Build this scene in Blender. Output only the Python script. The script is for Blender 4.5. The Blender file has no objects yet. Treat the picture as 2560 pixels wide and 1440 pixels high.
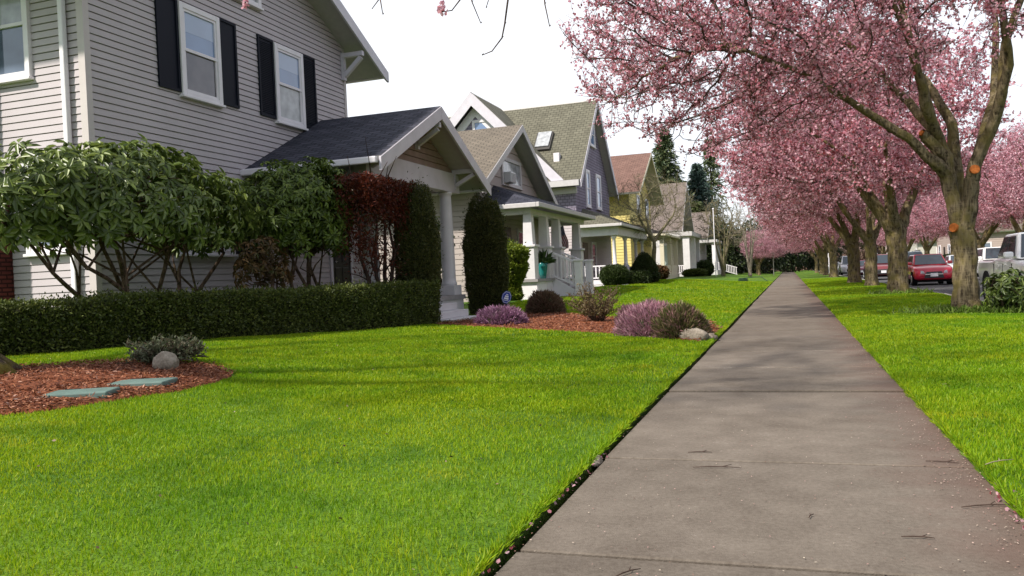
import bpy, math, random
import numpy as np
from mathutils import Matrix, Vector
random.seed(7); RNG = np.random.default_rng(11)
sc = bpy.context.scene
COL = sc.collection
R = math.radians

# ------------------------------------------------------------------ camera
cam_d = bpy.data.cameras.new('camera'); cam = bpy.data.objects.new('camera', cam_d); COL.objects.link(cam)
cam_d.sensor_width = 36.0; cam_d.lens = 36.0 * 2050 / 2560; cam_d.clip_start = 0.05; cam_d.clip_end = 3000
_F, _VP, _S = 2050., (1972., 665.), -0.046
_d = Vector(((_VP[0]-1280)/_F, -(_VP[1]-720)/_F, -1)).normalized()
_q = Vector(((_VP[0]-2280)/_F, -(_VP[1]-1000*_S-720)/_F, -1))
_u = _d.cross(_q).normalized()
if _u.y < 0: _u = -_u
_r = _d.cross(_u)
cam.matrix_world = Matrix(((_r.x, _r.y, _r.z, 0), (_d.x, _d.y, _d.z, 0), (_u.x, _u.y, _u.z, 1.1), (0, 0, 0, 1)))
sc.camera = cam

# ------------------------------------------------------------------ sky, sun, exposure
SUN_EL = R(47); TO_SUN = Vector((-0.61*math.cos(SUN_EL), -0.792*math.cos(SUN_EL), math.sin(SUN_EL))).normalized()
w = bpy.data.worlds.new('World'); sc.world = w; w.use_nodes = True
nt = w.node_tree; nt.nodes.clear()
o_ = nt.nodes.new('ShaderNodeOutputWorld'); bg = nt.nodes.new('ShaderNodeBackground'); bg.inputs[1].default_value = 0.1
sky = nt.nodes.new('ShaderNodeTexSky'); sky.sky_type = 'NISHITA'; sky.sun_disc = False
sky.sun_elevation = SUN_EL; sky.sun_rotation = math.atan2(TO_SUN.x, TO_SUN.y)
tc = nt.nodes.new('ShaderNodeTexCoord'); nz = nt.nodes.new('ShaderNodeTexNoise')
nz.inputs['Scale'].default_value = 2.2; nz.inputs['Detail'].default_value = 6; nz.inputs['Roughness'].default_value = .55
rp = nt.nodes.new('ShaderNodeValToRGB'); rp.color_ramp.elements[0].position = .3; rp.color_ramp.elements[0].color = (.78,.78,.78,1)
rp.color_ramp.elements[1].position = .55; rp.color_ramp.elements[1].color = (.97,.97,.97,1)
mx = nt.nodes.new('ShaderNodeMix'); mx.data_type = 'RGBA'
mx.inputs['B'].default_value = (8.1, 8.3, 8.75, 1)
L = nt.links.new
L(tc.outputs['Generated'], nz.inputs['Vector']); L(nz.outputs['Fac'], rp.inputs['Fac']); L(nz.outputs['Fac'], rp.inputs['Fac'])
sx_ = nt.nodes.new('ShaderNodeSeparateXYZ'); L(tc.outputs['Generated'], sx_.inputs[0])   # clouds ahead and left, thinned overhead and behind, out of view, to cut fill
m1 = nt.nodes.new('ShaderNodeMath'); m1.operation = 'MULTIPLY_ADD'; m1.inputs[1].default_value = -.55; L(sx_.outputs['X'], m1.inputs[0]); L(sx_.outputs['Y'], m1.inputs[2])
m2 = nt.nodes.new('ShaderNodeMapRange'); m2.interpolation_type = 'SMOOTHSTEP'; m2.inputs['From Min'].default_value = -.1; m2.inputs['From Max'].default_value = .75; m2.inputs['To Min'].default_value = .5; m2.inputs['To Max'].default_value = 1
L(m1.outputs[0], m2.inputs['Value']); m3 = nt.nodes.new('ShaderNodeMath'); m3.operation = 'MULTIPLY'; L(rp.outputs['Color'], m3.inputs[0]); L(m2.outputs[0], m3.inputs[1]); L(m3.outputs[0], mx.inputs['Factor'])
L(sky.outputs['Color'], mx.inputs['A']); L(mx.outputs['Result'], bg.inputs['Color']); L(bg.outputs[0], o_.inputs[0])
sd = bpy.data.lights.new('sun', 'SUN'); sd.energy = 4.6; sd.angle = R(2.2); sd.color = (1, .94, .85)
sun = bpy.data.objects.new('sun', sd); COL.objects.link(sun); sun.location = (-30, -30, 40)
sun.rotation_euler = (-TO_SUN).to_track_quat('-Z', 'Y').to_euler()
sc.view_settings.view_transform = 'Standard'; sc.view_settings.look = 'None'; sc.view_settings.exposure = .56; sc.view_settings.gamma = 1
sc.cycles.max_bounces = 6; sc.cycles.transparent_max_bounces = 8; sc.cycles.diffuse_bounces = 3; sc.cycles.glossy_bounces = 3
sc.cycles.caustics_reflective = False; sc.cycles.caustics_refractive = False
try: sc.cycles.use_denoising = True
except Exception: pass

# ------------------------------------------------------------------ helpers
ORG = {}
def tag(o, label=None, cat=None, group=None, kind=None):
    if label: o['label'] = label
    if cat: o['category'] = cat
    if group: o['group'] = group
    if kind: o['kind'] = kind
    return o
def thing(name, label, cat, loc=(0,0,0), group=None):
    o = bpy.data.objects.new(name, None); COL.objects.link(o); o.location = loc; o.empty_display_size = .2
    ORG[o] = np.array(loc, float); return tag(o, label, cat, group)
def link(name, me, parent=None, mats=(), smooth=False):
    o = bpy.data.objects.new(name, me); COL.objects.link(o)
    for m in mats: me.materials.append(m)
    if parent is not None: o.parent = parent
    ORG[o] = ORG[parent] if parent is not None else np.zeros(3)
    if smooth: me.polygons.foreach_set('use_smooth', np.ones(len(me.polygons), bool))
    return o
def fast(name, V, Fc, mats, parent=None, smooth=False, mi=None, uv=None):
    """V Nx3, Fc MxK uniform faces"""
    V = np.asarray(V, np.float32); Fc = np.asarray(Fc, np.int32)
    if parent is not None: V = V - ORG[parent].astype(np.float32)
    m, k = Fc.shape
    me = bpy.data.meshes.new(name)
    me.vertices.add(len(V)); me.vertices.foreach_set('co', V.ravel())
    me.loops.add(m*k); me.loops.foreach_set('vertex_index', Fc.ravel())
    me.polygons.add(m); me.polygons.foreach_set('loop_start', np.arange(0, m*k, k, dtype=np.int32))
    try: me.polygons.foreach_set('loop_total', np.full(m, k, np.int32))
    except Exception: pass
    if mi is not None: me.polygons.foreach_set('material_index', np.asarray(mi, np.int32))
    me.update(calc_edges=True)
    return link(name, me, parent, mats if isinstance(mats, (list, tuple)) else [mats], smooth)

class MB:
    def __init__(s): s.v = []; s.f = []; s.u = []; s.m = []
    def face(s, pts, uv=None, m=0):
        b = len(s.v); s.v += [tuple(p) for p in pts]; s.f.append(tuple(range(b, b+len(pts))))
        s.u.append(uv if uv else [(0,0)]*len(pts)); s.m.append(m)
    def poly(s, verts, faces, m=0):
        b = len(s.v); s.v += [tuple(p) for p in verts]
        for f in faces: s.f.append(tuple(b+i for i in f)); s.u.append([(0,0)]*len(f)); s.m.append(m)
    def box(s, x0, x1, y0, y1, z0, z1, m=0):
        v = [(x0,y0,z0),(x1,y0,z0),(x1,y1,z0),(x0,y1,z0),(x0,y0,z1),(x1,y0,z1),(x1,y1,z1),(x0,y1,z1)]
        s.poly(v, [(0,3,2,1),(4,5,6,7),(0,1,5,4),(1,2,6,5),(2,3,7,6),(3,0,4,7)], m)
    def pbox(s, P, u0, u1, z0, z1, d0, d1, m=0):
        v = [P(u0,z0,d0),P(u1,z0,d0),P(u1,z1,d0),P(u0,z1,d0),P(u0,z0,d1),P(u1,z0,d1),P(u1,z1,d1),P(u0,z1,d1)]
        s.poly(v, [(0,3,2,1),(4,5,6,7),(0,1,5,4),(1,2,6,5),(2,3,7,6),(3,0,4,7)], m)
    def prism(s, loop, off, m=0):
        n = len(loop); off = np.array(off); a = [np.array(p, float) for p in loop]
        v = [tuple(p) for p in a] + [tuple(p+off) for p in a]
        s.poly(v, [tuple(range(n))[::-1], tuple(range(n, 2*n))] + [(i, (i+1) % n, n+(i+1) % n, n+i) for i in range(n)], m)
    def beam(s, a, b, w, h, up=(0,0,1), m=0):
        a = np.array(a, float); b = np.array(b, float); t = b-a; t /= np.linalg.norm(t)
        sd_ = np.cross(t, up); sd_ /= np.linalg.norm(sd_); u = np.cross(sd_, t)
        c = [sd_*w/2+u*h/2, -sd_*w/2+u*h/2, -sd_*w/2-u*h/2, sd_*w/2-u*h/2]
        s.prism([a+k for k in c], b-a, m)
    def tube(s, pts, rad, n=8, m=0, cap=True):
        pts = [np.array(p, float) for p in pts]
        if not hasattr(rad, '__len__'): rad = [rad]*len(pts)
        b = len(s.v); prev = None; ref = np.array((.31,.17,.93))
        for i, p in enumerate(pts):
            t = pts[min(i+1, len(pts)-1)] - pts[max(i-1, 0)]; t /= (np.linalg.norm(t)+1e-9)
            a = (prev if prev is not None else ref); a = a - t*np.dot(a, t)
            if np.linalg.norm(a) < 1e-3: a = np.cross(t, (1,0,0))
            a /= np.linalg.norm(a); prev = a; c = np.cross(t, a)
            for k in range(n):
                th = 2*math.pi*k/n; s.v.append(tuple(p + rad[i]*(a*math.cos(th)+c*math.sin(th))))
        for i in range(len(pts)-1):
            for k in range(n):
                s.f.append((b+i*n+k, b+i*n+(k+1) % n, b+(i+1)*n+(k+1) % n, b+(i+1)*n+k)); s.u.append([(0,0)]*4); s.m.append(m)
        if cap:
            for q in (tuple(range(b, b+n))[::-1], tuple(range(b+(len(pts)-1)*n, b+len(pts)*n))):
                s.f.append(q); s.u.append([(0,0)]*n); s.m.append(m)
    def lathe(s, c, prof, n=16, m=0, axis='z'):
        b = len(s.v)
        for r, z in prof:
            for k in range(n):
                th = 2*math.pi*k/n; x, y = r*math.cos(th), r*math.sin(th)
                s.v.append((c[0]+x, c[1]+y, c[2]+z) if axis == 'z' else ((c[0]+z, c[1]+x, c[2]+y)))
        for i in range(len(prof)-1):
            for k in range(n):
                s.f.append((b+i*n+k, b+i*n+(k+1) % n, b+(i+1)*n+(k+1) % n, b+(i+1)*n+k)); s.u.append([(0,0)]*4); s.m.append(m)
        for q in (tuple(range(b, b+n))[::-1], tuple(range(b+(len(prof)-1)*n, b+len(prof)*n))):
            s.f.append(q); s.u.append([(0,0)]*n); s.m.append(m)
    def build(s, name, mats, parent=None, smooth=False, bevel=0, seg=2):
        if not isinstance(mats, (list, tuple)): mats = [mats]
        og = ORG[parent] if parent is not None else np.zeros(3)
        me = bpy.data.meshes.new(name); me.from_pydata([tuple(np.array(p)-og) for p in s.v], [], s.f)
        uvl = me.uv_layers.new(name='uv')
        uvl.data.foreach_set('uv', np.array([c for q in s.u for c in q], np.float32).ravel())
        me.polygons.foreach_set('material_index', np.array(s.m, np.int32))
        o = link(name, me, parent, mats, smooth); me.update()
        if bevel:
            b = o.modifiers.new('bevel', 'BEVEL'); b.width = bevel; b.segments = seg; b.limit_method = 'ANGLE'; b.angle_limit = R(40)
        return o
def part(name, mat, parent, **k):  # one-box part
    mb = MB(); mb.box(*k.pop('box')); return mb.build(name, mat, parent, **k)

# ------------------------------------------------------------------ materials
MATS = {}
def mat(name, col, rough=.7, spec=.3, noise=0, nscale=8., bump=0, bscale=60., col2=None, metal=0, coat=0, dist=.02):
    if name in MATS: return MATS[name]
    m = bpy.data.materials.new(name); m.use_nodes = True; t = m.node_tree; p = t.nodes['Principled BSDF']
    p.inputs['Base Color'].default_value = (*col, 1); p.inputs['Roughness'].default_value = rough
    p.inputs['Specular IOR Level'].default_value = spec; p.inputs['Metallic'].default_value = metal
    p.inputs['Coat Weight'].default_value = coat
    if noise or bump or col2:
        c = t.nodes.new('ShaderNodeTexCoord')
    if noise or col2:
        n = t.nodes.new('ShaderNodeTexNoise'); n.inputs['Scale'].default_value = nscale; n.inputs['Detail'].default_value = 5
        t.links.new(c.outputs['Object'], n.inputs['Vector'])
        r = t.nodes.new('ShaderNodeValToRGB'); r.color_ramp.elements[0].position = .32; r.color_ramp.elements[1].position = .68
        a = col2 or tuple(x*(1-noise) for x in col); b = col if col2 else tuple(min(1, x*(1+noise)) for x in col)
        r.color_ramp.elements[0].color = (*a, 1); r.color_ramp.elements[1].color = (*b, 1)
        t.links.new(n.outputs['Fac'], r.inputs['Fac']); t.links.new(r.outputs['Color'], p.inputs['Base Color'])
    if bump:
        n2 = t.nodes.new('ShaderNodeTexNoise'); n2.inputs['Scale'].default_value = bscale; n2.inputs['Detail'].default_value = 4
        t.links.new(c.outputs['Object'], n2.inputs['Vector'])
        bp = t.nodes.new('ShaderNodeBump'); bp.inputs['Strength'].default_value = bump; bp.inputs['Distance'].default_value = dist
        t.links.new(n2.outputs['Fac'], bp.inputs['Height']); t.links.new(bp.outputs['Normal'], p.inputs['Normal'])
    MATS[name] = m; return m
def set_ramp(cr, stops):
    cr.elements[0].position = stops[0][0]; cr.elements[1].position = stops[-1][0]
    for pos, c in stops[1:-1]: cr.elements.new(pos)
    for e, (pos, c) in zip(cr.elements, stops): e.color = (*c, 1)
def leafmat(name, cols, trans=.3, rough=.5, spec=.3):
    """random colour per leaf; some light passes through"""
    if name in MATS: return MATS[name]
    m = bpy.data.materials.new(name); m.use_nodes = True; t = m.node_tree; p = t.nodes['Principled BSDF']
    g = t.nodes.new('ShaderNodeNewGeometry'); r = t.nodes.new('ShaderNodeValToRGB'); cr = r.color_ramp
    set_ramp(cr, [(i/(len(cols)-1), c) for i, c in enumerate(cols)])
    t.links.new(g.outputs['Random Per Island'], r.inputs['Fac'])
    p.inputs['Roughness'].default_value = rough; p.inputs['Specular IOR Level'].default_value = spec
    t.links.new(r.outputs['Color'], p.inputs['Base Color'])
    if trans:
        tr = t.nodes.new('ShaderNodeBsdfTranslucent'); t.links.new(r.outputs['Color'], tr.inputs['Color'])
        ms = t.nodes.new('ShaderNodeMixShader'); ms.inputs[0].default_value = trans
        t.links.new(p.outputs[0], ms.inputs[1]); t.links.new(tr.outputs[0], ms.inputs[2])
        t.links.new(ms.outputs[0], t.nodes['Material Output'].inputs[0])
    MATS[name] = m; return m
def shinglemat(name, col, col2, course=.14, width=.3):
    if name in MATS: return MATS[name]
    m = bpy.data.materials.new(name); m.use_nodes = True; t = m.node_tree; p = t.nodes['Principled BSDF']
    uv = t.nodes.new('ShaderNodeUVMap'); br = t.nodes.new('ShaderNodeTexBrick')
    br.inputs['Scale'].default_value = 1; br.inputs['Brick Width'].default_value = width; br.inputs['Row Height'].default_value = course
    br.inputs['Mortar Size'].default_value = .016; br.inputs['Mortar Smooth'].default_value = .3; br.inputs['Bias'].default_value = 0
    br.inputs['Color1'].default_value = (*col, 1); br.inputs['Color2'].default_value = (*col2, 1)
    br.inputs['Mortar'].default_value = (*[c*.35 for c in col], 1)
    t.links.new(uv.outputs[0], br.inputs['Vector'])
    nz = t.nodes.new('ShaderNodeTexNoise'); nz.inputs['Scale'].default_value = 1.3; nz.inputs['Detail'].default_value = 6
    t.links.new(uv.outputs[0], nz.inputs['Vector'])
    mx = t.nodes.new('ShaderNodeMix'); mx.data_type = 'RGBA'; mx.blend_type = 'MULTIPLY'; mx.inputs['Factor'].default_value = .55
    r = t.nodes.new('ShaderNodeValToRGB'); r.color_ramp.elements[0].position = .3; r.color_ramp.elements[0].color = (.6,.6,.6,1); r.color_ramp.elements[1].position = .7
    t.links.new(nz.outputs['Fac'], r.inputs[0]); t.links.new(br.outputs['Color'], mx.inputs['A']); t.links.new(r.outputs[0], mx.inputs['B'])
    t.links.new(mx.outputs['Result'], p.inputs['Base Color']); p.inputs['Roughness'].default_value = .85; p.inputs['Specular IOR Level'].default_value = .25
    bp = t.nodes.new('ShaderNodeBump'); bp.inputs['Strength'].default_value = .7; bp.inputs['Distance'].default_value = .012; bp.invert = True
    t.links.new(br.outputs['Fac'], bp.inputs['Height']); t.links.new(bp.outputs['Normal'], p.inputs['Normal'])
    MATS[name] = m; return m
def barkmat(name, col, col2, moss=None):
    if name in MATS: return MATS[name]
    m = bpy.data.materials.new(name); m.use_nodes = True; t = m.node_tree; p = t.nodes['Principled BSDF']
    c = t.nodes.new('ShaderNodeTexCoord'); mp = t.nodes.new('ShaderNodeMapping'); mp.inputs['Scale'].default_value = (20, 20, 3.5)
    n = t.nodes.new('ShaderNodeTexNoise'); n.inputs['Scale'].default_value = 1; n.inputs['Detail'].default_value = 8; n.inputs['Roughness'].default_value = .65
    t.links.new(c.outputs['Object'], mp.inputs[0]); t.links.new(mp.outputs[0], n.inputs['Vector'])
    r = t.nodes.new('ShaderNodeValToRGB'); r.color_ramp.elements[0].position = .40; r.color_ramp.elements[0].color = (*col, 1)
    r.color_ramp.elements[1].position = .60; r.color_ramp.elements[1].color = (*col2, 1)
    t.links.new(n.outputs['Fac'], r.inputs[0]); out = r.outputs[0]
    if moss:
        mp2 = t.nodes.new('ShaderNodeMapping'); mp2.inputs['Scale'].default_value = (5, 5, 34); n4 = t.nodes.new('ShaderNodeTexNoise'); n4.inputs['Scale'].default_value = 1; n4.inputs['Detail'].default_value = 3   # lenticel bands
        t.links.new(c.outputs['Object'], mp2.inputs[0]); t.links.new(mp2.outputs[0], n4.inputs['Vector']); mr = t.nodes.new('ShaderNodeMapRange'); mr.inputs['From Min'].default_value = .5; mr.inputs['From Max'].default_value = .62; mr.inputs['To Max'].default_value = .28; t.links.new(n4.outputs['Fac'], mr.inputs['Value'])
        m4 = t.nodes.new('ShaderNodeMix'); m4.data_type = 'RGBA'; m4.inputs['B'].default_value = (*[min(1, q*1.35) for q in col2], 1); t.links.new(mr.outputs[0], m4.inputs['Factor']); t.links.new(out, m4.inputs['A']); out = m4.outputs['Result']
        n3 = t.nodes.new('ShaderNodeTexNoise'); n3.inputs['Scale'].default_value = 3.5; n3.inputs['Detail'].default_value = 6
        t.links.new(c.outputs['Object'], n3.inputs['Vector'])
        r3 = t.nodes.new('ShaderNodeValToRGB'); r3.color_ramp.elements[0].position = .47; r3.color_ramp.elements[0].color = (0,0,0,1)
        r3.color_ramp.elements[1].position = .62; r3.color_ramp.elements[1].color = (.8,.8,.8,1)
        mx = t.nodes.new('ShaderNodeMix'); mx.data_type = 'RGBA'; mx.inputs['B'].default_value = (*moss, 1)
        t.links.new(n3.outputs['Fac'], r3.inputs[0]); t.links.new(r3.outputs[0], mx.inputs['Factor']); t.links.new(out, mx.inputs['A']); out = mx.outputs['Result']
    t.links.new(out, p.inputs['Base Color']); p.inputs['Roughness'].default_value = .9; p.inputs['Specular IOR Level'].default_value = .15
    bp = t.nodes.new('ShaderNodeBump'); bp.inputs['Strength'].default_value = 1; bp.inputs['Distance'].default_value = .05
    t.links.new(n.outputs['Fac'], bp.inputs['Height']); t.links.new(bp.outputs['Normal'], p.inputs['Normal'])
    MATS[name] = m; return m
def groundmat(name, stops, scales, rough=.9, bump=.3, bscale=90, stretch=(1,1,1)):
    """three noise octaves mixed through a colour ramp"""
    m = bpy.data.materials.new(name); m.use_nodes = True; t = m.node_tree; p = t.nodes['Principled BSDF']
    c = t.nodes.new('ShaderNodeTexCoord'); mp = t.nodes.new('ShaderNodeMapping'); mp.inputs['Scale'].default_value = stretch
    t.links.new(c.outputs['Object'], mp.inputs[0]); acc = None
    for s_, wgt in scales:
        n = t.nodes.new('ShaderNodeTexNoise'); n.inputs['Scale'].default_value = s_; n.inputs['Detail'].default_value = 5; n.inputs['Roughness'].default_value = .6
        t.links.new(mp.outputs[0], n.inputs['Vector'])
        mm = t.nodes.new('ShaderNodeMath'); mm.operation = 'MULTIPLY'; mm.inputs[1].default_value = wgt; t.links.new(n.outputs['Fac'], mm.inputs[0])
        if acc is None: acc = mm
        else:
            a = t.nodes.new('ShaderNodeMath'); a.operation = 'ADD'; t.links.new(acc.outputs[0], a.inputs[0]); t.links.new(mm.outputs[0], a.inputs[1]); acc = a
    r = t.nodes.new('ShaderNodeValToRGB')
    set_ramp(r.color_ramp, stops)
    t.links.new(acc.outputs[0], r.inputs[0]); t.links.new(r.outputs[0], p.inputs['Base Color'])
    p.inputs['Roughness'].default_value = rough; p.inputs['Specular IOR Level'].default_value = .2
    n2 = t.nodes.new('ShaderNodeTexNoise'); n2.inputs['Scale'].default_value = bscale; n2.inputs['Detail'].default_value = 5
    t.links.new(c.outputs['Object'], n2.inputs['Vector'])
    bp = t.nodes.new('ShaderNodeBump'); bp.inputs['Strength'].default_value = bump; bp.inputs['Distance'].default_value = .03
    t.links.new(n2.outputs['Fac'], bp.inputs['Height']); t.links.new(bp.outputs['Normal'], p.inputs['Normal'])
    MATS[name] = m; return m

M_lawn = groundmat('lawn', [(.34,(.030,.07,.006)),(.46,(.06,.13,.007)),(.56,(.10,.175,.009)),(.66,(.14,.16,.022))], [(.35,.5),(1.7,.3),(14,.2)], bump=.9, bscale=45)
M_walk = groundmat('sidewalk', [(.38,(.092,.074,.058)),(.49,(.128,.106,.085)),(.58,(.158,.132,.107)),(.66,(.23,.20,.168))], [(.7,.35),(4,.3),(45,.35)], bump=.25, bscale=140)
_t = M_walk.node_tree; _p = _t.nodes['Principled BSDF']; _src = _p.inputs['Base Color'].links[0].from_socket      # slab-to-slab tone, and the reddish leaf stain along the verge side
_g = _t.nodes.new('ShaderNodeNewGeometry'); _mr = _t.nodes.new('ShaderNodeMapRange'); _mr.inputs['To Min'].default_value = .88; _mr.inputs['To Max'].default_value = 1.1; _t.links.new(_g.outputs['Random Per Island'], _mr.inputs['Value'])
_m1 = _t.nodes.new('ShaderNodeMix'); _m1.data_type = 'RGBA'; _m1.blend_type = 'MULTIPLY'; _m1.inputs['Factor'].default_value = 1; _t.links.new(_src, _m1.inputs['A']); _t.links.new(_mr.outputs[0], _m1.inputs['B'])
_c = _t.nodes.new('ShaderNodeTexCoord'); _s = _t.nodes.new('ShaderNodeSeparateXYZ'); _t.links.new(_c.outputs['Object'], _s.inputs[0]); _n = _t.nodes.new('ShaderNodeTexNoise'); _n.inputs['Scale'].default_value = 2.5; _n.inputs['Detail'].default_value = 6; _t.links.new(_c.outputs['Object'], _n.inputs['Vector'])
_a = _t.nodes.new('ShaderNodeMath'); _a.operation = 'MULTIPLY_ADD'; _a.inputs[1].default_value = .9; _t.links.new(_n.outputs['Fac'], _a.inputs[0]); _t.links.new(_s.outputs['X'], _a.inputs[2])
_r = _t.nodes.new('ShaderNodeMapRange'); _r.inputs['From Min'].default_value = .85; _r.inputs['From Max'].default_value = 1.35; _r.inputs['To Max'].default_value = .65; _t.links.new(_a.outputs[0], _r.inputs['Value'])
_m2 = _t.nodes.new('ShaderNodeMix'); _m2.data_type = 'RGBA'; _m2.inputs['B'].default_value = (.10,.058,.045,1); _t.links.new(_r.outputs[0], _m2.inputs['Factor']); _t.links.new(_m1.outputs['Result'], _m2.inputs['A']); _t.links.new(_m2.outputs['Result'], _p.inputs['Base Color'])
M_soil = mat('soil', (.035,.022,.014), .95, .1, noise=.5, nscale=30, bump=.8)
M_road = groundmat('asphalt', [(.35,(.06,.06,.062)),(.65,(.10,.098,.10))], [(1,.4),(80,.6)], bump=.4, bscale=150)
M_mulch = groundmat('mulch', [(.36,(.055,.016,.008)),(.5,(.16,.048,.02)),(.66,(.27,.095,.042))], [(2,.2),(26,.8)], bump=1, bscale=40, stretch=(1,1,1))
M_kerb = mat('kerb_concrete', (.25,.235,.21), .9, .2, noise=.25, nscale=5, bump=.3)
M_far = mat('far_grass', (.06,.13,.015), .95, .1, noise=.4, nscale=.2)
M_white = mat('white_paint', (.62,.60,.61), .55, .3, noise=.06, nscale=3)
M_trim = mat('white_trim', (.74,.705,.735), .5, .3, noise=.05, nscale=3)
M_lilactrim = mat('lilac_trim', (.56,.53,.58), .55, .3, noise=.06, nscale=3)
M_taupe = mat('taupe_vinyl', (.46,.415,.432), .6, .25, noise=.05, nscale=1.2)
M_taupetrim = mat('taupe_trim', (.52,.47,.46), .55, .3, noise=.05, nscale=2)
M_soffit = mat('soffit_paint', (.42,.40,.38), .7, .2, noise=.05)
M_gable = mat('gable_shingle', (.27,.19,.165), .8, .2, noise=.12, nscale=3)
M_shut = mat('shutter_paint', (.006,.008,.016), .6, .15)
M_pane = mat('pane_glass', (.10,.13,.18), .04, 1.0, noise=.25, nscale=1.5)
M_pane_sky_blind = mat('pane_sky_tint_blind', (.17,.25,.42), .05, 1.0, noise=.12, nscale=1.2)  # sky reflection painted into the blue base colour, together with the blind
M_pane_dark = mat('pane_dark', (.035,.038,.045), .04, 1.0)
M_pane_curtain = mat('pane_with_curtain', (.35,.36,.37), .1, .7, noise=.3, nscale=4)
M_roofdark = shinglemat('dark_shingles', (.032,.034,.05), (.075,.075,.10), .15, .33)
M_roofbrown = shinglemat('brown_shingles', (.15,.125,.098), (.185,.155,.12), .15, .33)
M_roofolive = shinglemat('olive_shingles', (.125,.118,.085), (.155,.147,.107), .22, .35)
M_roofred = shinglemat('red_shingles', (.16,.088,.07), (.21,.12,.095), .2, .4)
M_roofgrey = shinglemat('grey_brown_shingles', (.17,.135,.12), (.21,.17,.15), .2, .4)
M_door = mat('dark_door', (.018,.012,.012), .4, .4)
M_brick = shinglemat('red_brick', (.10,.022,.02), (.15,.035,.028), .075, .21)
M_black = mat('black_rubber', (.015,.015,.016), .8, .2)
M_dkplastic = mat('dark_plastic', (.03,.03,.033), .5, .4)
M_chrome = mat('chrome', (.6,.6,.62), .2, .5, metal=1)

# ------------------------------------------------------------------ setting: ground
def sstep(a, b, x): t = np.clip((x-a)/(b-a), 0, 1); return t*t*(3-2*t)
_AY = ([-50, 3, 7, 12, 17, 22, 29, 42, 60, 200], [.36, .38, .40, .28, .13, .12, .26, .42, .46, .46])
def lawn_z(X, Y):
    X = np.asarray(X, float); Y = np.asarray(Y, float)
    r = sstep(1.1, 8.6, -X)
    A = np.interp(Y, *_AY)
    mound = .09*np.exp(-((Y-26.5)/1.6)**2) + .10*np.exp(-((Y-39)/2.2)**2) + .12*np.exp(-((Y-52)/3)**2) + .12*np.exp(-((Y-72)/4)**2)
    return .018 + .022*sstep(1.12,1.5,-X) + r*A + mound*sstep(1.1, 3.2, -X) + .012*np.sin(X*1.7+Y*.9)*sstep(1.1, 2.5, -X)
def grid(name, xs, ys, zf, m, kind='structure', skirt=None):
    X, Y = np.meshgrid(xs, ys); Z = zf(X, Y)
    V = np.stack([X, Y, Z], -1).reshape(-1, 3); nx, ny = len(xs), len(ys)
    i = np.arange(ny-1)[:, None]*nx + np.arange(nx-1)[None, :]
    F = np.stack([i, i+1, i+nx+1, i+nx], -1).reshape(-1, 4)
    if skirt is not None:  # vertical cut edge along one column of the sheet
        c = 0 if skirt == 'lo' else nx-1
        e = np.arange(ny)*nx + c; b = len(V)
        W = V[e].copy(); W[:, 2] = -.12; V = np.vstack([V, W]); j = np.arange(ny-1)
        F = np.vstack([F, np.stack([e[:-1], e[1:], b+j+1, b+j], -1)])
    o = fast(name, V, F, m, smooth=True); o['kind'] = kind; return o
ys = np.concatenate([np.arange(-12, 20, .4), np.arange(20, 80, .8), np.arange(80, 190, 4)])
xe = -1.13
xsl = np.concatenate([np.arange(-60, -14, 4), np.arange(-14, -1.2, .35), [xe-.03, xe]])
grid('lawn', xsl, ys, lawn_z, M_lawn, skirt='hi')
def verge_z(X, Y):
    X = np.asarray(X, float); Y = np.asarray(Y, float)
    return .02 + .035*np.sin(np.pi*np.clip((X-.9)/3.5, 0, 1)) + .012*np.sin(Y*.8+X)
grid('verge_lawn', np.array([.89,.93,1.3,1.8,2.4,3,3.6,4.1,4.38]), ys, verge_z, M_lawn, skirt='lo')
mb = MB(); mb.box(-1500, 1500, -300, 2500, -.6, -.3); mb.build('ground', M_far)['kind'] = 'structure'
mb = MB(); mb.box(-1.4, 1.2, -12, 190, -.3, -.05); mb.build('soil_bed', M_soil)['kind'] = 'structure'
mb = MB(); y = -6.2   # sidewalk slabs with real joints between them
js = [-6.2, -4.3, -2.4, -.5, 1.35, 3.15, 4.83, 7.55]
k = 7.55
while k < 150: k += 1.83; js.append(k)
for a, b in zip(js[:-1], js[1:]):
    g = .03 if abs(b-7.55) < .01 else .018 if abs(b-4.83) < .01 else random.choice((.012, .02, .028))
    za = .016 if abs(a-7.55) < .01 else random.uniform(-.003, .006); zb = random.uniform(-.004, .002); xl = -1.085+random.uniform(-.012,.012)   # heaved slabs: the near edge of some stands proud
    mb.prism([(xl,a,-.2),(xl,b-g,-.2),(xl,b-g,zb),(xl,a,za)], (.885+random.uniform(-.008,.008)-xl,0,0))
mb.build('sidewalk', M_walk, bevel=.006, seg=1)['kind'] = 'structure'
mb = MB(); mb.box(4.6, 11.6, -30, 200, -.4, -.13); mb.build('road', M_road)['kind'] = 'structure'
mb = MB()
for y in np.arange(-12, 190, 3.0): mb.box(4.40, 4.6, y+.004, y+2.996, -.4, .025); mb.box(11.6, 11.8, y+.004, y+2.996, -.4, .025)
mb.build('kerb', M_kerb, bevel=.02)['kind'] = 'structure'
grid('far_verge', np.array([11.8, 13, 14.8]), ys, lambda X, Y: .03+0*X, M_lawn)
mb = MB(); mb.box(14.82, 16.5, -12, 190, -.2, .03); mb.build('far_sidewalk', M_walk)['kind'] = 'structure'
grid('far_lawn', np.array([16.52, 20, 30, 60]), ys, lambda X, Y: .05+.02*(X-16), M_lawn)
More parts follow.
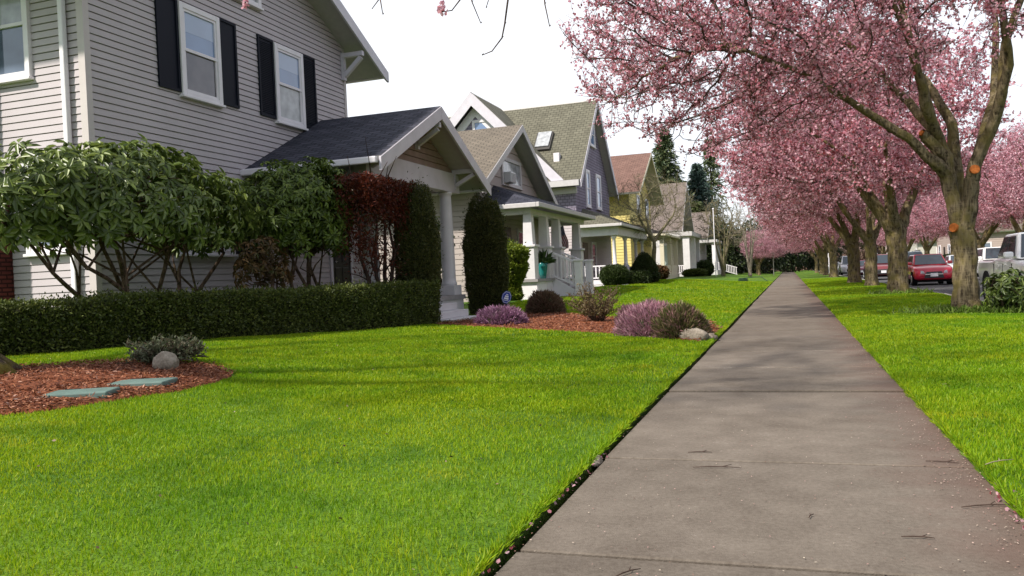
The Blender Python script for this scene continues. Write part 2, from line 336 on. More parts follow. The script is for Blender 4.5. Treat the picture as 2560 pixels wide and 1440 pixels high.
def blob_sheet(name, pts, zf, m, lift=.03, n=36):
    """a mulch bed: closed outline filled with a gently domed sheet that follows the lawn"""
    pts = np.array(pts, float); c = pts.mean(0)
    # smooth closed outline
    t = np.linspace(0, len(pts), n, endpoint=False); i0 = np.floor(t).astype(int); f = (t-i0)[:, None]
    g = lambda k: pts[(i0+k) % len(pts)]
    ring = .5*((2*g(0)) + (-g(-1)+g(1))*f + (2*g(-1)-5*g(0)+4*g(1)-g(2))*f*f + (-g(-1)+3*g(0)-3*g(1)+g(2))*f**3)
    ring += RNG.normal(0, .02, ring.shape)
    rs = [1, .97, .85, .65, .4, .15, .001]; V = []
    for r in rs:
        q = c + (ring-c)*r; V.append(np.column_stack([q, zf(q[:, 0], q[:, 1]) + (-.03 if r == 1 else lift*(1.6-r))+RNG.normal(0, .006, n)]))
    V = np.vstack(V); F = []
    for a in range(len(rs)-1):
        for k in range(n): F.append((a*n+k, a*n+(k+1) % n, (a+1)*n+(k+1) % n, (a+1)*n+k))
    o = fast(name, V, F, m, smooth=True); o['kind'] = 'structure'; return ring
bed1 = blob_sheet('mulch_bed', [(-6.2,3.6),(-5.4,4.37),(-5.2,4.85),(-5.1,5.4),(-5.02,6.0),(-5.2,6.75),(-5.9,7.2),(-6.7,7.05),(-7.4,6.5),(-8.0,6.2),(-8.1,4.8),(-7.4,3.6)], lawn_z, M_mulch)
bed2 = blob_sheet('mulch_bed.001', [(-7.2,15.9),(-6.2,15.45),(-4.93,14.92),(-3.14,13.9),(-1.9,12.85),(-1.25,12.45),(-1.2,13.8),(-1.22,15.2),(-1.6,17.0),(-2.5,18.1),(-3.86,18.87),(-5.25,20.3),(-6.6,21.2),(-7.3,20.0),(-7.4,18)], lawn_z, M_mulch, n=60)

# ------------------------------------------------------------------ house builders
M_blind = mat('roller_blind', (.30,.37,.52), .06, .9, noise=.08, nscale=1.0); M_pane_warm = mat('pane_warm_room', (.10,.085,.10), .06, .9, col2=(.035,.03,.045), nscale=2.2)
def Pfront(X): return lambda u, z, d: (X+d, u, z)        # wall facing the street, u runs along it
def Psouth(Y): return lambda u, z, d: (u, Y-d, z)        # wall facing the camera side, u is across
def siding(mb, P, ulo, uhi, z0, z1, c=.127, flip=False, gap=.018, m=0):
    """lapped boards with a real recessed shadow gap under each; ulo/uhi may depend on z"""
    lo = ulo if callable(ulo) else (lambda z: ulo); hi = uhi if callable(uhi) else (lambda z: uhi)
    n = max(1, int(round((z1-z0)/c))); c = (z1-z0)/n
    def q(a, b, cc, d):
        mb.face([a, b, cc, d][::-1] if flip else [a, b, cc, d], m=m)
    for i in range(n):
        za = z0+i*c; zb = za+gap; zc = za+c
        if hi(zb)-lo(zb) < .05: break
        q(P(lo(za),za,-.02), P(hi(za),za,-.02), P(hi(zb),zb,-.02), P(lo(zb),zb,-.02))
        q(P(lo(zb),zb,-.02), P(hi(zb),zb,-.02), P(hi(zb),zb,.02), P(lo(zb),zb,.02))
        q(P(lo(zb),zb,.02), P(hi(zb),zb,.02), P(hi(zc),zc,.008), P(lo(zc),zc,.008))
        q(P(lo(zc),zc,.008), P(hi(zc),zc,.008), P(hi(zc),zc,-.02), P(lo(zc),zc,-.02))
def window(house, P, u0, u1, z0, z1, trim=.11, mframe=None, upper=None, lower=None, rail=True, sill=True, proud=.085, blind=False):
    """frame (part) with pane and meeting rail (sub-parts); u0..z1 is the outside of the trim"""
    mf = mframe or M_trim; mb = MB(); t = trim
    mb.pbox(P, u0, u0+t, z0, z1, -.01, proud); mb.pbox(P, u1-t, u1, z0, z1, -.01, proud)
    mb.pbox(P, u0+t, u1-t, z1-t, z1, -.01, proud-.003); mb.pbox(P, u0+t, u1-t, z0, z0+t*.8, -.01, proud-.003)
    if sill: mb.pbox(P, u0-.03, u1+.03, z0-.05, z0, -.01, proud+.04)
    f = mb.build('window', mf, house, bevel=.006, seg=1)
    zm = (z0+z1)/2; i = .05
    a, b, lo, hi = u0+t, u1-t, z0+t*.8, z1-t
    if rail:
        mb = MB(); mb.pbox(P, a, b, zm-.03, zm+.03, -.005, proud-.015)
        mb.pbox(P, a, a+i, zm+.03, hi, -.005, proud-.02); mb.pbox(P, b-i, b, zm+.03, hi, -.005, proud-.02); mb.pbox(P, a+i, b-i, hi-i, hi, -.005, proud-.022)
        mb.pbox(P, a, a+i, lo, zm-.03, -.005, proud-.03); mb.pbox(P, b-i, b, lo, zm-.03, -.005, proud-.03); mb.pbox(P, a+i, b-i, lo, lo+i, -.005, proud-.032)
        mb.build('sash', M_trim, f)
        mb = MB(); mb.pbox(P, a+.002, b-.002, zm+.002, hi-.002, -.004, .034); mb.build('pane', upper or M_pane_sky_blind, f)
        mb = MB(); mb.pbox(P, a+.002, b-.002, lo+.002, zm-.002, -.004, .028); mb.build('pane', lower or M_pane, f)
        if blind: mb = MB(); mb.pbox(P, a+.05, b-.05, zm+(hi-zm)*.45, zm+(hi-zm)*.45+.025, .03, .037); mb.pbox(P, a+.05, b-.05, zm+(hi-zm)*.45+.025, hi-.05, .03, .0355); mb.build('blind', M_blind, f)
    else:
        mb = MB(); mb.pbox(P, a+.002, b-.002, lo+.002, hi-.002, -.004, .034); mb.build('pane', upper or M_pane, f)
    return f
def shutter(house, P, u0, u1, z0, z1, m=None, louvre=True):
    m = m or M_shut; mb = MB(); f = .055
    mb.pbox(P, u0, u0+f, z0, z1, .0, .055); mb.pbox(P, u1-f, u1, z0, z1, .0, .055)
    mb.pbox(P, u0+f, u1-f, z1-f, z1, .0, .054); mb.pbox(P, u0+f, u1-f, z0, z0+f, .0, .054)
    mb.pbox(P, u0+f, u1-f, z0+f, z1-f, .0, .03)
    sh = mb.build('shutter', m, house)
    if louvre:
        mb = MB(); n = int((z1-z0-2*f)/.042)
        for i in range(n):
            z = z0+f+.004+i*.042
            mb.poly([P(u0+f,z,.045),P(u1-f,z,.045),P(u1-f,z+.034,.026),P(u0+f,z+.034,.026),P(u1-f,z+.008,.046),P(u0+f,z+.008,.046)],
                    [(0,1,4,5),(5,4,2,3)])
        mb.build('louvres', m, sh)
    return sh
def slab(mb, e0, e1, r1, r0, th=.16, mt=0, ms=1):
    """roof slope: eave e0->e1, ridge r0->r1 ; top shingles with UV in metres, sides and underside trim"""
    e0, e1, r1, r0 = [np.array(p, float) for p in (e0, e1, r1, r0)]
    ax = (e1-e0); ax /= np.linalg.norm(ax)
    nrm = np.cross(ax, r0-e0); nrm /= np.linalg.norm(nrm)
    if nrm[2] < 0: nrm = -nrm
    vv = np.cross(nrm, ax); vv = vv if vv[2] > 0 else -vv
    uv = [(float(np.dot(p-e0, ax)), float(np.dot(p-e0, vv))) for p in (e0, e1, r1, r0)]
    top = [e0, e1, r1, r0]; bot = [p-nrm*th for p in top]
    def fc(pts, uvs=None, m=0):
        mb.face(pts, uvs, m)
    t = top; u_ = uv
    if np.cross(t[1]-t[0], t[2]-t[0])[2] < 0: t, u_, bot = t[::-1], u_[::-1], bot[::-1]
    fc(t, u_, mt); fc(bot[::-1], None, ms)
    for i in range(4):
        j = (i+1) % 4; fc([bot[i], bot[j], t[j], t[i]], None, ms)
def tri(mb, a, b, c, m=0):   # hip end with UV
    a, b, c = [np.array(p, float) for p in (a, b, c)]; ax = (b-a)/np.linalg.norm(b-a); n = np.cross(ax, c-a); vv = np.cross(n/np.linalg.norm(n), ax)
    vv = vv if vv[2] > 0 else -vv
    pts = [a, b, c]; uv = [(float(np.dot(p-a, ax)), float(np.dot(p-a, vv))) for p in pts]
    if n[2] < 0: pts, uv = pts[::-1], uv[::-1]
    mb.face(pts, uv, m)
def gable_roof(house, Xf, Xb, Yc, half, zr, ze, mshingle, mtrim, th=.16, barge=.24, name='roof'):
    mb = MB()
    slab(mb, (Xf,Yc-half,ze),(Xb,Yc-half,ze),(Xb,Yc,zr),(Xf,Yc,zr), th)
    slab(mb, (Xb,Yc+half,ze),(Xf,Yc+half,ze),(Xf,Yc,zr),(Xb,Yc,zr), th)
    rf = mb.build(name, [mshingle, M_soffit], house)
    mb = MB(); s = (zr-ze)/half; d = Xf; ov = .03
    for sg in (-1, 1):
        mb.prism([(d-.03,Yc,zr-.015),(d-.03,Yc+sg*(half+ov),ze-s*ov-.015),(d-.03,Yc+sg*(half+ov),ze-s*ov-.015-barge*1.1),(d-.03,Yc+sg*(half-.12),ze+s*.12-.015-barge*1.22),(d-.03,Yc,zr-.015-barge*1.22)], (.055+.002*sg,0,0))
    mb.build('barge_board', mtrim, rf)
    return rf
def hip_porch_roof(house, Xw, Xf, Y0, Y1, ze, zw, run, msh, mtrim, name='porch_roof', fascia=.16):
    """lean-to hip roof against a front wall"""
    a,b,c,d = (Xf,Y0,ze),(Xf,Y1,ze),(Xw,Y1,ze),(Xw,Y0,ze); r0,r1 = (Xw,Y0+run,zw),(Xw,Y1-run,zw)
    mb = MB(); slab(mb, a, b, r1, r0, .02, 0, 0); tri(mb, d, a, r0); tri(mb, b, c, r1)
    mb.face([a, d, c, b], None, 1)
    rf = mb.build(name, [msh, M_soffit], house)
    mb = MB(); mb.box(Xf-.02, Xf+.1, Y0-.1, Y1+.1, ze-fascia, ze+.012); mb.box(Xw, Xf-.021, Y0-.1, Y0+.02, ze-fascia, ze+.01); mb.box(Xw, Xf-.021, Y1-.02, Y1+.1, ze-fascia, ze+.01)
    mb.build('gutter', mtrim, rf, bevel=.02)
    return rf
def bracket(house, Xw, Xo, Y, z, drop=.6, w=.09, m=None):
    mb = MB(); mb.box(Xw+.021, Xw+.11, Y-w/2, Y+w/2, z-drop, z); mb.box(Xw+.112, Xo, Y-w/2+.002, Y+w/2-.002, z-.12, z-.002)
    mb.beam((Xw+.1, Y, z-drop+.12), (Xo-.06, Y, z-.16), w-.012, .11, up=(0,1,0)); return mb.build('bracket', m or M_lilactrim, house)
def balusters(house, a, b, za, zb, h, n, m, name='railing', w=.035):
    """railing from a to b (x,y) with heights of the foot za->zb"""
    mb = MB(); a = np.array([*a, za], float); b = np.array([*b, zb], float); up = np.array((0,0,h))
    mb.beam(a+up, b+up, .09, .07); mb.beam(a+(0,0,.12), b+(0,0,.12), .06, .06)
    for i in range(n):
        p = a+(b-a)*(i+.5)/n; mb.box(p[0]-w/2, p[0]+w/2, p[1]-w/2, p[1]+w/2, p[2]+.14, p[2]+h-.03)
    return mb.build(name, m, house)

# ------------------------------------------------------------------ house 1 : taupe siding, dark shutters, gabled porch
H = thing('house', 'taupe clapboard house with black shutters and a gabled porch, behind the clipped hedge', 'house', (-11.2, 11, .4))
PF, PS = Pfront(-11.2), Psouth(11.0)
Yc, Zr, sl = 15.375, 9.72, .5
mb = MB(); zw = 7.53
siding(mb, PF, 11.0, 19.75, .45, zw); siding(mb, PF, lambda z: 11.0+(z-zw)/sl, lambda z: 19.75-(z-zw)/sl, zw, Zr)
siding(mb, PS, -20, -11.2, .45, zw, flip=True)
siding(mb, PF, 19.751, 20.75, .45, 3.7)                      # low wing beside the porch
mb.box(-20, -11.23, 11.03, 19.73, .3, zw+.3); mb.box(-14, -11.23, 19.73, 20.74, .3, 3.7)
mb.build('wall', M_taupe, H)
mb = MB(); mb.box(-20.01, -11.19, 10.985, 20.755, .2, .45); mb.build('foundation', mat('foundation', (.2,.19,.18), .9, .2, noise=.2), H)
mb = MB(); mb.prism([(-11.31,10.96,.45),(-11.165,10.96,.45),(-11.165,11.09,.45),(-11.199,11.09,.45),(-11.199,10.996,.45),(-11.31,10.996,.45)], (0,0,zw-.45)); mb.build('corner_board', M_taupetrim, H)
for y, z0, z1 in ((19.66,3.9,zw-.1),(20.66,.45,3.7)): mb = MB(); mb.box(-11.2, -11.163, y, y+.108, z0, z1); mb.build('corner_board', M_taupetrim, H, bevel=.006, seg=1)
mb = MB(); mb.box(-11.62, -11.52, 10.86, 10.96, .55, 6.95); mb.box(-11.61, -11.53, 10.4, 10.9, 6.93, 7.03); mb.build('downspout', M_trim, H, bevel=.02)
RF = gable_roof(H, -10.5, -20.7, Yc, 5.56, Zr+.17, 7.1, M_roofdark, M_lilactrim, barge=.25)
for y in (9.70, 20.93): mb = MB(); mb.box(-20.6, -10.56, y, y+.12, 6.93, 7.06); mb.build('gutter', M_trim, RF, bevel=.02)
for y in (11.12, 19.62): bracket(H, -11.2, -10.53, y, 7.36, .72, .12)
for (a, b) in ((13.29, 14.50), (16.45, 17.63)):
    window(H, PF, a, b, 5.02, 6.86, upper=M_pane_sky_blind, lower=(M_pane_warm if a < 15 else M_pane_curtain), blind=True)
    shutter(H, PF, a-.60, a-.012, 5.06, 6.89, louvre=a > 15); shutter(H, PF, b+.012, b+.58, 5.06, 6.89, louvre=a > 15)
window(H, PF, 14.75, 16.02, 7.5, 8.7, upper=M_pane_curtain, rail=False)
window(H, PF, 13.0, 14.66, 1.88, 3.45, upper=M_pane_sky_blind, lower=M_pane_sky_blind); shutter(H, PF, 12.40, 12.98, 1.9, 3.45); shutter(H, PF, 14.68, 15.2, 1.9, 3.45)
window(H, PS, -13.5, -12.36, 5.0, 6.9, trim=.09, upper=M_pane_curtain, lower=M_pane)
window(H, PS, -12.66, -11.66, 1.92, 3.67, trim=.11, upper=M_pane_sky_blind)
mb = MB()
mb.box(-14.4, -13.05, 10.45, 10.98, .3, 3.15); mb.prism([(-14.4,10.45,3.151),(-13.05,10.45,3.151),(-13.4,10.6,3.6),(-14.4,10.6,3.6)], (0,.38,0))
mb.box(-14.4, -13.42, 10.62, 10.98, 3.6, 10.8)
for f in range(len(mb.f)):   # brick courses run along each face
    p = [np.array(mb.v[i]) for i in mb.f[f]]; mb.u[f] = [(q[0]+q[1], q[2]) for q in p]
mb.build('chimney', M_brick, H)
# front door behind the porch
mb = MB(); mb.pbox(PF, 18.62, 19.52, .75, 3.3, -.01, .035)
D = mb.build('door', M_door, H)
mb = MB()
for z0, z1 in ((.95,1.6),(1.75,3.1)):
    for u0, u1 in ((18.74,19.03),(19.11,19.4)): mb.pbox(PF, u0, u1, z0, z1, .036, .05)
mb.build('door_panel', M_door, D, bevel=.01); mb = MB(); mb.tube([(-11.16,18.7,1.75),(-11.09,18.7,1.75)], .03, 8); mb.build('handle', M_chrome, D)
mb = MB(); mb.pbox(PF, 18.5, 18.61, .72, 3.42, -.01, .06); mb.pbox(PF, 19.53, 19.64, .72, 3.42, -.01, .06); mb.pbox(PF, 18.612, 19.528, 3.31, 3.42, -.01, .058); mb.build('door_trim', M_lilactrim, H)
# porch
pc, ph = 18.42, 3.25
RP = gable_roof(H, -7.85, -11.2, pc, ph, 5.37, 3.76, M_roofdark, M_lilactrim, th=.12, barge=.25, name='porch_roof')
for y in (pc-ph-.14, pc+ph+.02): mb = MB(); mb.box(-11.2, -7.9, y, y+.12, 3.60, 3.74); mb.build('gutter', M_trim, RP, bevel=.025)
mb = MB(); siding(mb, Pfront(-8.58), lambda z: pc-ph+.62+(z-3.9)/.495, lambda z: pc+ph-.62-(z-3.9)/.495, 4.02, 5.12, c=.16)
mb.build('gable_wall', M_gable, H)
mb = MB(); mb.box(-8.82, -8.5, 15.75, 21.0, 3.5, 4.02); mb.box(-11.19, -8.83, 15.8, 16.12, 3.5, 3.9); mb.box(-11.19, -8.83, 20.4, 20.72, 3.5, 3.9); mb.build('porch_beam', M_lilactrim, H, bevel=.01)
mb = MB(); mb.box(-11.17, -8.83, 16.13, 20.39, 3.78, 3.82); mb.build('porch_ceiling', M_soffit, H)
for y in (16.05, 20.35):
    mb = MB(); c = (-8.66, y, 0)
    mb.lathe(c, [(.21,1.0),(.215,1.06),(.19,1.10),(.185,1.2),(.18,2.0),(.155,3.34),(.15,3.40),(.19,3.44),(.19,3.5)], 24)
    co = mb.build('column', M_white, H, smooth=True); mb = MB(); mb.box(c[0]-.25, c[0]+.25, y-.25, y+.25, .74, 1.0); mb.build('plinth', M_white, co, bevel=.01)
    bracket(H, -8.58, -7.88, 20.7 if y > 18 else 15.95, 4.12, .55, .11)
bracket(H, -8.58, -7.88, pc, 4.98, .6, .11)
mb = MB(); mb.box(-11.19, -8.35, 15.7, 20.72, .62, .74); mb.build('porch_floor', mat('porch_boards', (.30,.28,.28), .6, .3, noise=.1), H)
mb = MB(); mb.box(-11.19, -8.4, 15.75, 20.68, .1, .618); mb.build('porch_skirt', M_white, H)
mb = MB()
for i in range(3): mb.box(-8.34+.0*i, -8.0+.3*i, 17.5, 19.35, .0, .56-.17*i-.002) if False else mb.box(-8.34, -8.02+.3*i, 17.5+.02*i*0, 19.3, .02 if i == 2 else .56-.17*(i+1)+.002, .56-.17*i)
mb.build('step', M_white, H, bevel=.012)

# ------------------------------------------------------------------ house 2 : beige bungalow with hip porch and stair
H = thing('house', 'beige bungalow with a brown gable roof, tapered porch posts and a white stair', 'house', (-10.8, 28.3, .3))
M_beige = mat('beige_boards', (.40,.345,.32), .7, .2, noise=.06, nscale=1)
M_greytrim = mat('warm_grey_trim', (.50,.475,.47), .6, .3, noise=.06)
PF, PS = Pfront(-10.8), Psouth(28.4); Yc = 32.27
mb = MB(); siding(mb, PF, 28.4, 36.3, .5, 4.75, c=.2); s_ = .58
siding(mb, PF, lambda z: 28.0+(z-4.6)/s_, lambda z: 36.5-(z-4.6)/s_, 4.75, 7.1, c=.42, gap=.03)
siding(mb, PS, -20, -10.8, .5, 4.9, c=.2, flip=True); mb.box(-20, -10.83, 28.43, 36.28, .2, 4.9); mb.build('wall', M_beige, H)
gable_roof(H, -10.15, -20.5, Yc, 5.0, 7.42, 4.5, M_roofbrown, M_greytrim, th=.14, barge=.24)
mb = MB(); mb.tube([(-12.2,28.3,4.45),(-12.2,28.25,4.3),(-12.2,28.32,4.0),(-12.2,28.32,.5)], .05, 8); mb.build('downspout', M_trim, H)
f = window(H, PF, 31.15, 33.65, 4.92, 6.05, trim=.14, mframe=M_greytrim, upper=M_pane_curtain, rail=False)
mb = MB(); mb.box(-10.78, -10.42, 31.32, 31.95, 4.98, 5.42); ac = mb.build('air_conditioner', mat('appliance_white', (.6,.6,.6), .5, .3), H, bevel=.03)
mb = MB(); [mb.box(-10.419, -10.41, 31.36, 31.91, 5.02+i*.05, 5.045+i*.05) for i in range(7)]; mb.build('grille', mat('grille_grey', (.3,.3,.3)), ac)
bracket(H, -10.8, -10.18, 36.75, 4.62, .4, .1, M_greytrim)
RPp = hip_porch_roof(H, -10.8, -8.4, 28.05, 36.85, 3.78, 4.78, 2.2, M_roofdark, M_greytrim)
mb = MB(); mb.box(-9.05, -8.75, 28.3, 36.5, 3.42, 3.62); mb.box(-10.79, -9.06, 28.3, 28.55, 3.42, 3.62); mb.box(-10.79, -9.06, 36.25, 36.5, 3.42, 3.62); mb.build('porch_beam', M_white, H)
zf = 1.05
mb = MB(); mb.box(-10.79, -8.55, 28.2, 36.6, zf-.1, zf); mb.build('porch_floor', mat('porch_grey', (.28,.26,.26), .6), H)
mb = MB(); mb.box(-10.79, -8.62, 28.3, 36.5, .2, zf-.102)
for y in (28.32, 29.6, 30.4, 32.2, 33.8, 35.2): mb.box(-8.619, -8.6, y, y+.03, .2, zf-.1)
mb.build('porch_skirt', M_trim, H)
for y in (28.5, 30.45, 32.2, 35.55):
    mb = MB(); a, b = .26, .15
    mb.poly([(-8.9-a/1.4,y-a/1.4,2.3),(-8.9+a/1.4,y-a/1.4,2.3),(-8.9+a/1.4,y+a/1.4,2.3),(-8.9-a/1.4,y+a/1.4,2.3),(-8.9-b,y-b,3.42),(-8.9+b,y-b,3.42),(-8.9+b,y+b,3.42),(-8.9-b,y+b,3.42)],
            [(0,3,2,1),(4,5,6,7),(0,1,5,4),(1,2,6,5),(2,3,7,6),(3,0,4,7)])
    po = mb.build('post', M_white, H, bevel=.01)
    mb = MB(); mb.box(-9.14, -8.66, y-.24, y+.24, zf, 2.22); mb.box(-9.2, -8.6, y-.3, y+.3, 2.22, 2.3); mb.build('pedestal', M_white, po, bevel=.01)
mb = MB()
for i in range(4): mb.box(-8.61, -8.4+.27*i, 30.5, 32.1, .1 if i == 3 else zf-.19*(i+2)+.002, zf-.19*(i+1))
mb.build('step', MATS['porch_grey'], H, bevel=.01)
for y in (30.44, 32.12):
    mb = MB(); mb.prism([(-8.6,y,.2),(-7.55,y,.2),(-7.55,y,.45),(-8.6,y,zf+.02)], (0,.05,0)); mb.build('stringer', M_trim, H)
for y in (30.42, 32.18):
    mb = MB(); mb.box(-7.72, -7.46, y-.13, y+.13, .2, 1.66); mb.box(-7.76, -7.42, y-.17, y+.17, 1.66, 1.73); mb.build('newel_post', M_trim, H, bevel=.008)
    balusters(H, (-8.65, y), (-7.73, y), zf+.0, .62, 1.0, 6, M_trim, w=.05)
balusters(H, (-8.9, 32.45), (-8.9, 35.3), zf, zf, .85, 14, M_trim)
mb = MB(); mb.pbox(PF, 29.15, 30.05, zf, 3.2, -.01, .05); D = mb.build('door', M_trim, H)
mb = MB(); mb.pbox(PF, 29.35, 29.85, 2.2, 2.9, .05, .06); mb.build('pane', M_pane_dark, D)
mb = MB(); mb.pbox(PF, 31.1, 32.0, zf, 3.2, -.01, .05); mb.build('door', M_door, H)
window(H, PF, 32.8, 34.6, 1.7, 3.2, mframe=M_greytrim, upper=M_pane_dark, lower=M_pane_dark)

# ------------------------------------------------------------------ house 3 : tall lilac shingle house
H = thing('house', 'tall lilac shingled house with a steep olive roof, skylight and white cross gable', 'house', (-11.2, 45, .5))
M_purp = shinglemat('lilac_shingles', (.25,.215,.285), (.295,.255,.33), .17, .26)
M_pale = mat('pale_lilac_boards', (.50,.44,.45), .7, .2, noise=.05)
M_lil = mat('lilac_boards', (.30,.28,.33), .7, .2)
PF, PS = Pfront(-11.2), Psouth(45.0); Yc, Zr, ze, half = 49.6, 11.9, 6.45, 5.25; s_ = (Zr-ze)/half
mb = MB(); zt = 6.5
def uvwall(mb, pts, ax):
    mb.face(pts, [(p[ax], p[2]) for p in pts])
uvwall(mb, [(-11.2,45,4.1),(-11.2,54.2,4.1),(-11.2,54.2,zt+.3),(-11.2,Yc,Zr-.15),(-11.2,45,zt+.3)], 1)
uvwall(mb, [(-22,45,4.1),(-11.2,45,4.1),(-11.2,45,zt+.3),(-22,45,zt+.3)], 0)
mb.face([(-11.2,54.2,.4),(-22,54.2,.4),(-22,54.2,zt),(-11.2,54.2,zt)])
uvwall(mb, [(-21.7,44.98,6.4),(-12.4,44.98,6.4),(-17,44.98,11.3)], 0)
mb.build('wall', M_purp, H)
mb = MB(); siding(mb, PS, -22, -11.2, .6, 4.1, c=.16, flip=True); siding(mb, PF, 45, 54.2, .6, 4.1, c=.16); mb.build('lower_wall', M_pale, H)
mb = MB(); mb.box(-11.26, -11.18, 44.96, 45.06, .6, 4.1); mb.box(-22, -11.17, 44.97, 45.02, 4.05, 4.2); mb.box(-11.22, -11.17, 45.03, 54.2, 4.05, 4.2); mb.build('belt_board', M_pale, H)
RF = gable_roof(H, -10.7, -22.5, Yc, half, Zr, ze, M_roofolive, M_lilactrim, th=.2, barge=.35)
mb = MB(); slab(mb, (-11.75,44.4,6.55),(-11.75,49.5,6.55),(-17,49.5,12.0),(-17,44.4,12.0), .18); slab(mb, (-22.25,49.5,6.55),(-22.25,44.4,6.55),(-17,44.4,12.0),(-17,49.5,12.0), .18)
CG = mb.build('cross_gable_roof', [M_roofolive, M_soffit], H)
mb = MB()
for sg in (-1, 1): mb.prism([(-17,44.42,11.97),(-17+sg*5.35,44.42,6.42),(-17+sg*5.35,44.42,6.1),(-17+sg*4.6,44.42,6.45),(-17,44.42,11.2)], (0,-.06-.002*sg,0))
mb.build('barge_board', M_lilactrim, CG)
mb = MB(); mb.prism([(-17,44.99,11.3),(-17+4.8,44.99,6.3),(-17+4.2,44.99,6.3),(-17,44.99,10.65)], (0,-.05,0)); mb.prism([(-17,44.99,11.3),(-17-4.8,44.99,6.3),(-17-4.2,44.99,6.3),(-17,44.99,10.65)], (0,-.055,0)); mb.build('gable_trim', M_trim, H)
mb = MB(); mb.box(-22, -10.8, 44.2, 44.42, 6.1, 6.42); mb.box(-12.9, -11.1, 44.9, 45.02, 5.75, 6.1); mb.build('cornice', M_greytrim, H)
def onroof(y): return ze+(y-(Yc-half))*s_
mb = MB(); mb.prism([(-13.95,46.3,onroof(46.3)+.01),(-12.95,46.3,onroof(46.3)+.01),(-12.95,47.45,onroof(47.45)+.01),(-13.95,47.45,onroof(47.45)+.01)], (0,-.1,.1)); sk = mb.build('skylight', mat('bronze_frame', (.06,.055,.05), .5), H)
mb = MB(); mb.prism([(-13.86,46.4,onroof(46.4)+.115),(-13.04,46.4,onroof(46.4)+.115),(-13.04,47.35,onroof(47.35)+.115),(-13.86,47.35,onroof(47.35)+.115)], (0,-.1,.1)); mb.build('pane', M_pane_curtain, sk)
mb = MB(); mb.box(-12.55, -12.2, 45.55, 45.9, onroof(45.5), onroof(45.9)+.14); mb.build('roof_vent', M_trim, H, bevel=.04)
window(H, PF, 47.45, 48.5, 5.15, 7.4, upper=M_pane_sky_blind, lower=M_pane_sky_blind, trim=.16); window(H, PF, 50.2, 51.5, 5.2, 7.4, upper=M_pane_sky_blind, lower=M_pane_sky_blind, trim=.16)
window(H, PF, 49.0, 50.4, 9.0, 10.5, upper=M_pane_sky_blind, lower=M_pane_sky_blind, trim=.14)
window(H, Psouth(44.98), -17.2, -15.5, 9.0, 10.45, upper=M_pane_sky_blind, rail=False, trim=.16)
hip_porch_roof(H, -11.2, -8.6, 44.3, 54.6, 3.86, 5.0, 2.3, M_roofolive, M_greytrim, fascia=.14)
mb = MB(); mb.box(-9.3, -8.8, 44.6, 54.3, 3.25, 3.71); mb.box(-11.19, -9.31, 44.6, 44.95, 3.25, 3.71); mb.build('porch_beam', M_white, H)
mb = MB(); mb.box(-11.19, -8.8, 44.6, 54.3, .55, .8); mb.build('porch_floor', M_white, H)
for y in (44.85, 48.1, 51.6, 54.0):
    mb = MB(); mb.lathe((-9.1, y, 0), [(.13,1.62),(.13,1.7),(.11,1.75),(.09,3.05),(.14,3.1),(.17,3.25)], 16); po = mb.build('column', M_trim, H, smooth=True)
    mb = MB(); mb.box(-9.27, -8.93, y-.17, y+.17, .8, 1.62); mb.build('plinth', M_trim, po)
balusters(H, (-11.1, 44.85), (-9.28, 44.85), .8, .8, .78, 9, M_trim, w=.06)
mb = MB(); mb.box(-9.2, -9.0, 45.05, 47.9, .8, 1.5); mb.box(-9.2, -9.0, 48.3, 51.4, .8, 1.5); mb.build('half_wall', M_lil, H)
mb = MB(); mb.box(-10.6, -8.3, 43.7, 44.55, .35, .52); mb.build('step', M_trim, H)
mb = MB(); mb.pbox(PF, 46.2, 47.2, .8, 3.0, -.01, .06); D = mb.build('door', mat('brown_door', (.10,.07,.06), .5), H)
window(H, PF, 48.2, 49.4, 1.4, 3.1, upper=M_pane_dark, lower=M_pane_dark, trim=.13)

# ------------------------------------------------------------------ house 4 : yellow house
H = thing('house', 'yellow clapboard house with a reddish brown roof, behind the bare street tree', 'house', (-11.2, 61.5, .5))
M_yel = mat('yellow_boards', (.70,.58,.22), .7, .2, noise=.06, nscale=.8)
PF, PS = Pfront(-11.2), Psouth(61.5); Yc = 66.5
mb = MB(); siding(mb, PS, -21, -11.2, .5, 7.3, c=.22, flip=True, gap=.03); siding(mb, PF, 61.5, 71.5, .5, 7.3, c=.22, gap=.03)
siding(mb, PF, lambda z: 61.5+(z-7.3)/.6, lambda z: 71.5-(z-7.3)/.6, 7.3, 10.1, c=.22, gap=.03); mb.box(-21, -11.24, 61.54, 71.46, .4, 7.3); mb.build('wall', M_yel, H)
gable_roof(H, -10.15, -21, Yc, 6.2, 10.75, 7.1, M_roofred, mat('cream_trim', (.62,.56,.42), .6), th=.16, barge=.22)
window(H, PF, 64.6, 65.9, 5.7, 7.3, upper=M_pane_sky_blind, lower=M_pane); window(H, PF, 68.6, 70.2, 5.6, 7.3, upper=M_pane_sky_blind, lower=M_pane)
hip_porch_roof(H, -11.2, -8.8, 62.5, 71.3, 4.0, 4.9, 2, M_roofgrey, MATS['cream_trim'])
for y in (63, 67, 71): mb = MB(); mb.box(-9.25, -8.95, y-.15, y+.15, .6, 3.85); mb.build('post', MATS['cream_trim'], H)
mb = MB(); mb.box(-11.19, -8.9, 62.7, 71.2, .4, .9); mb.box(-9.2, -9.0, 63.2, 71.0, .9, 1.6); mb.build('porch_floor', MATS['cream_trim'], H)
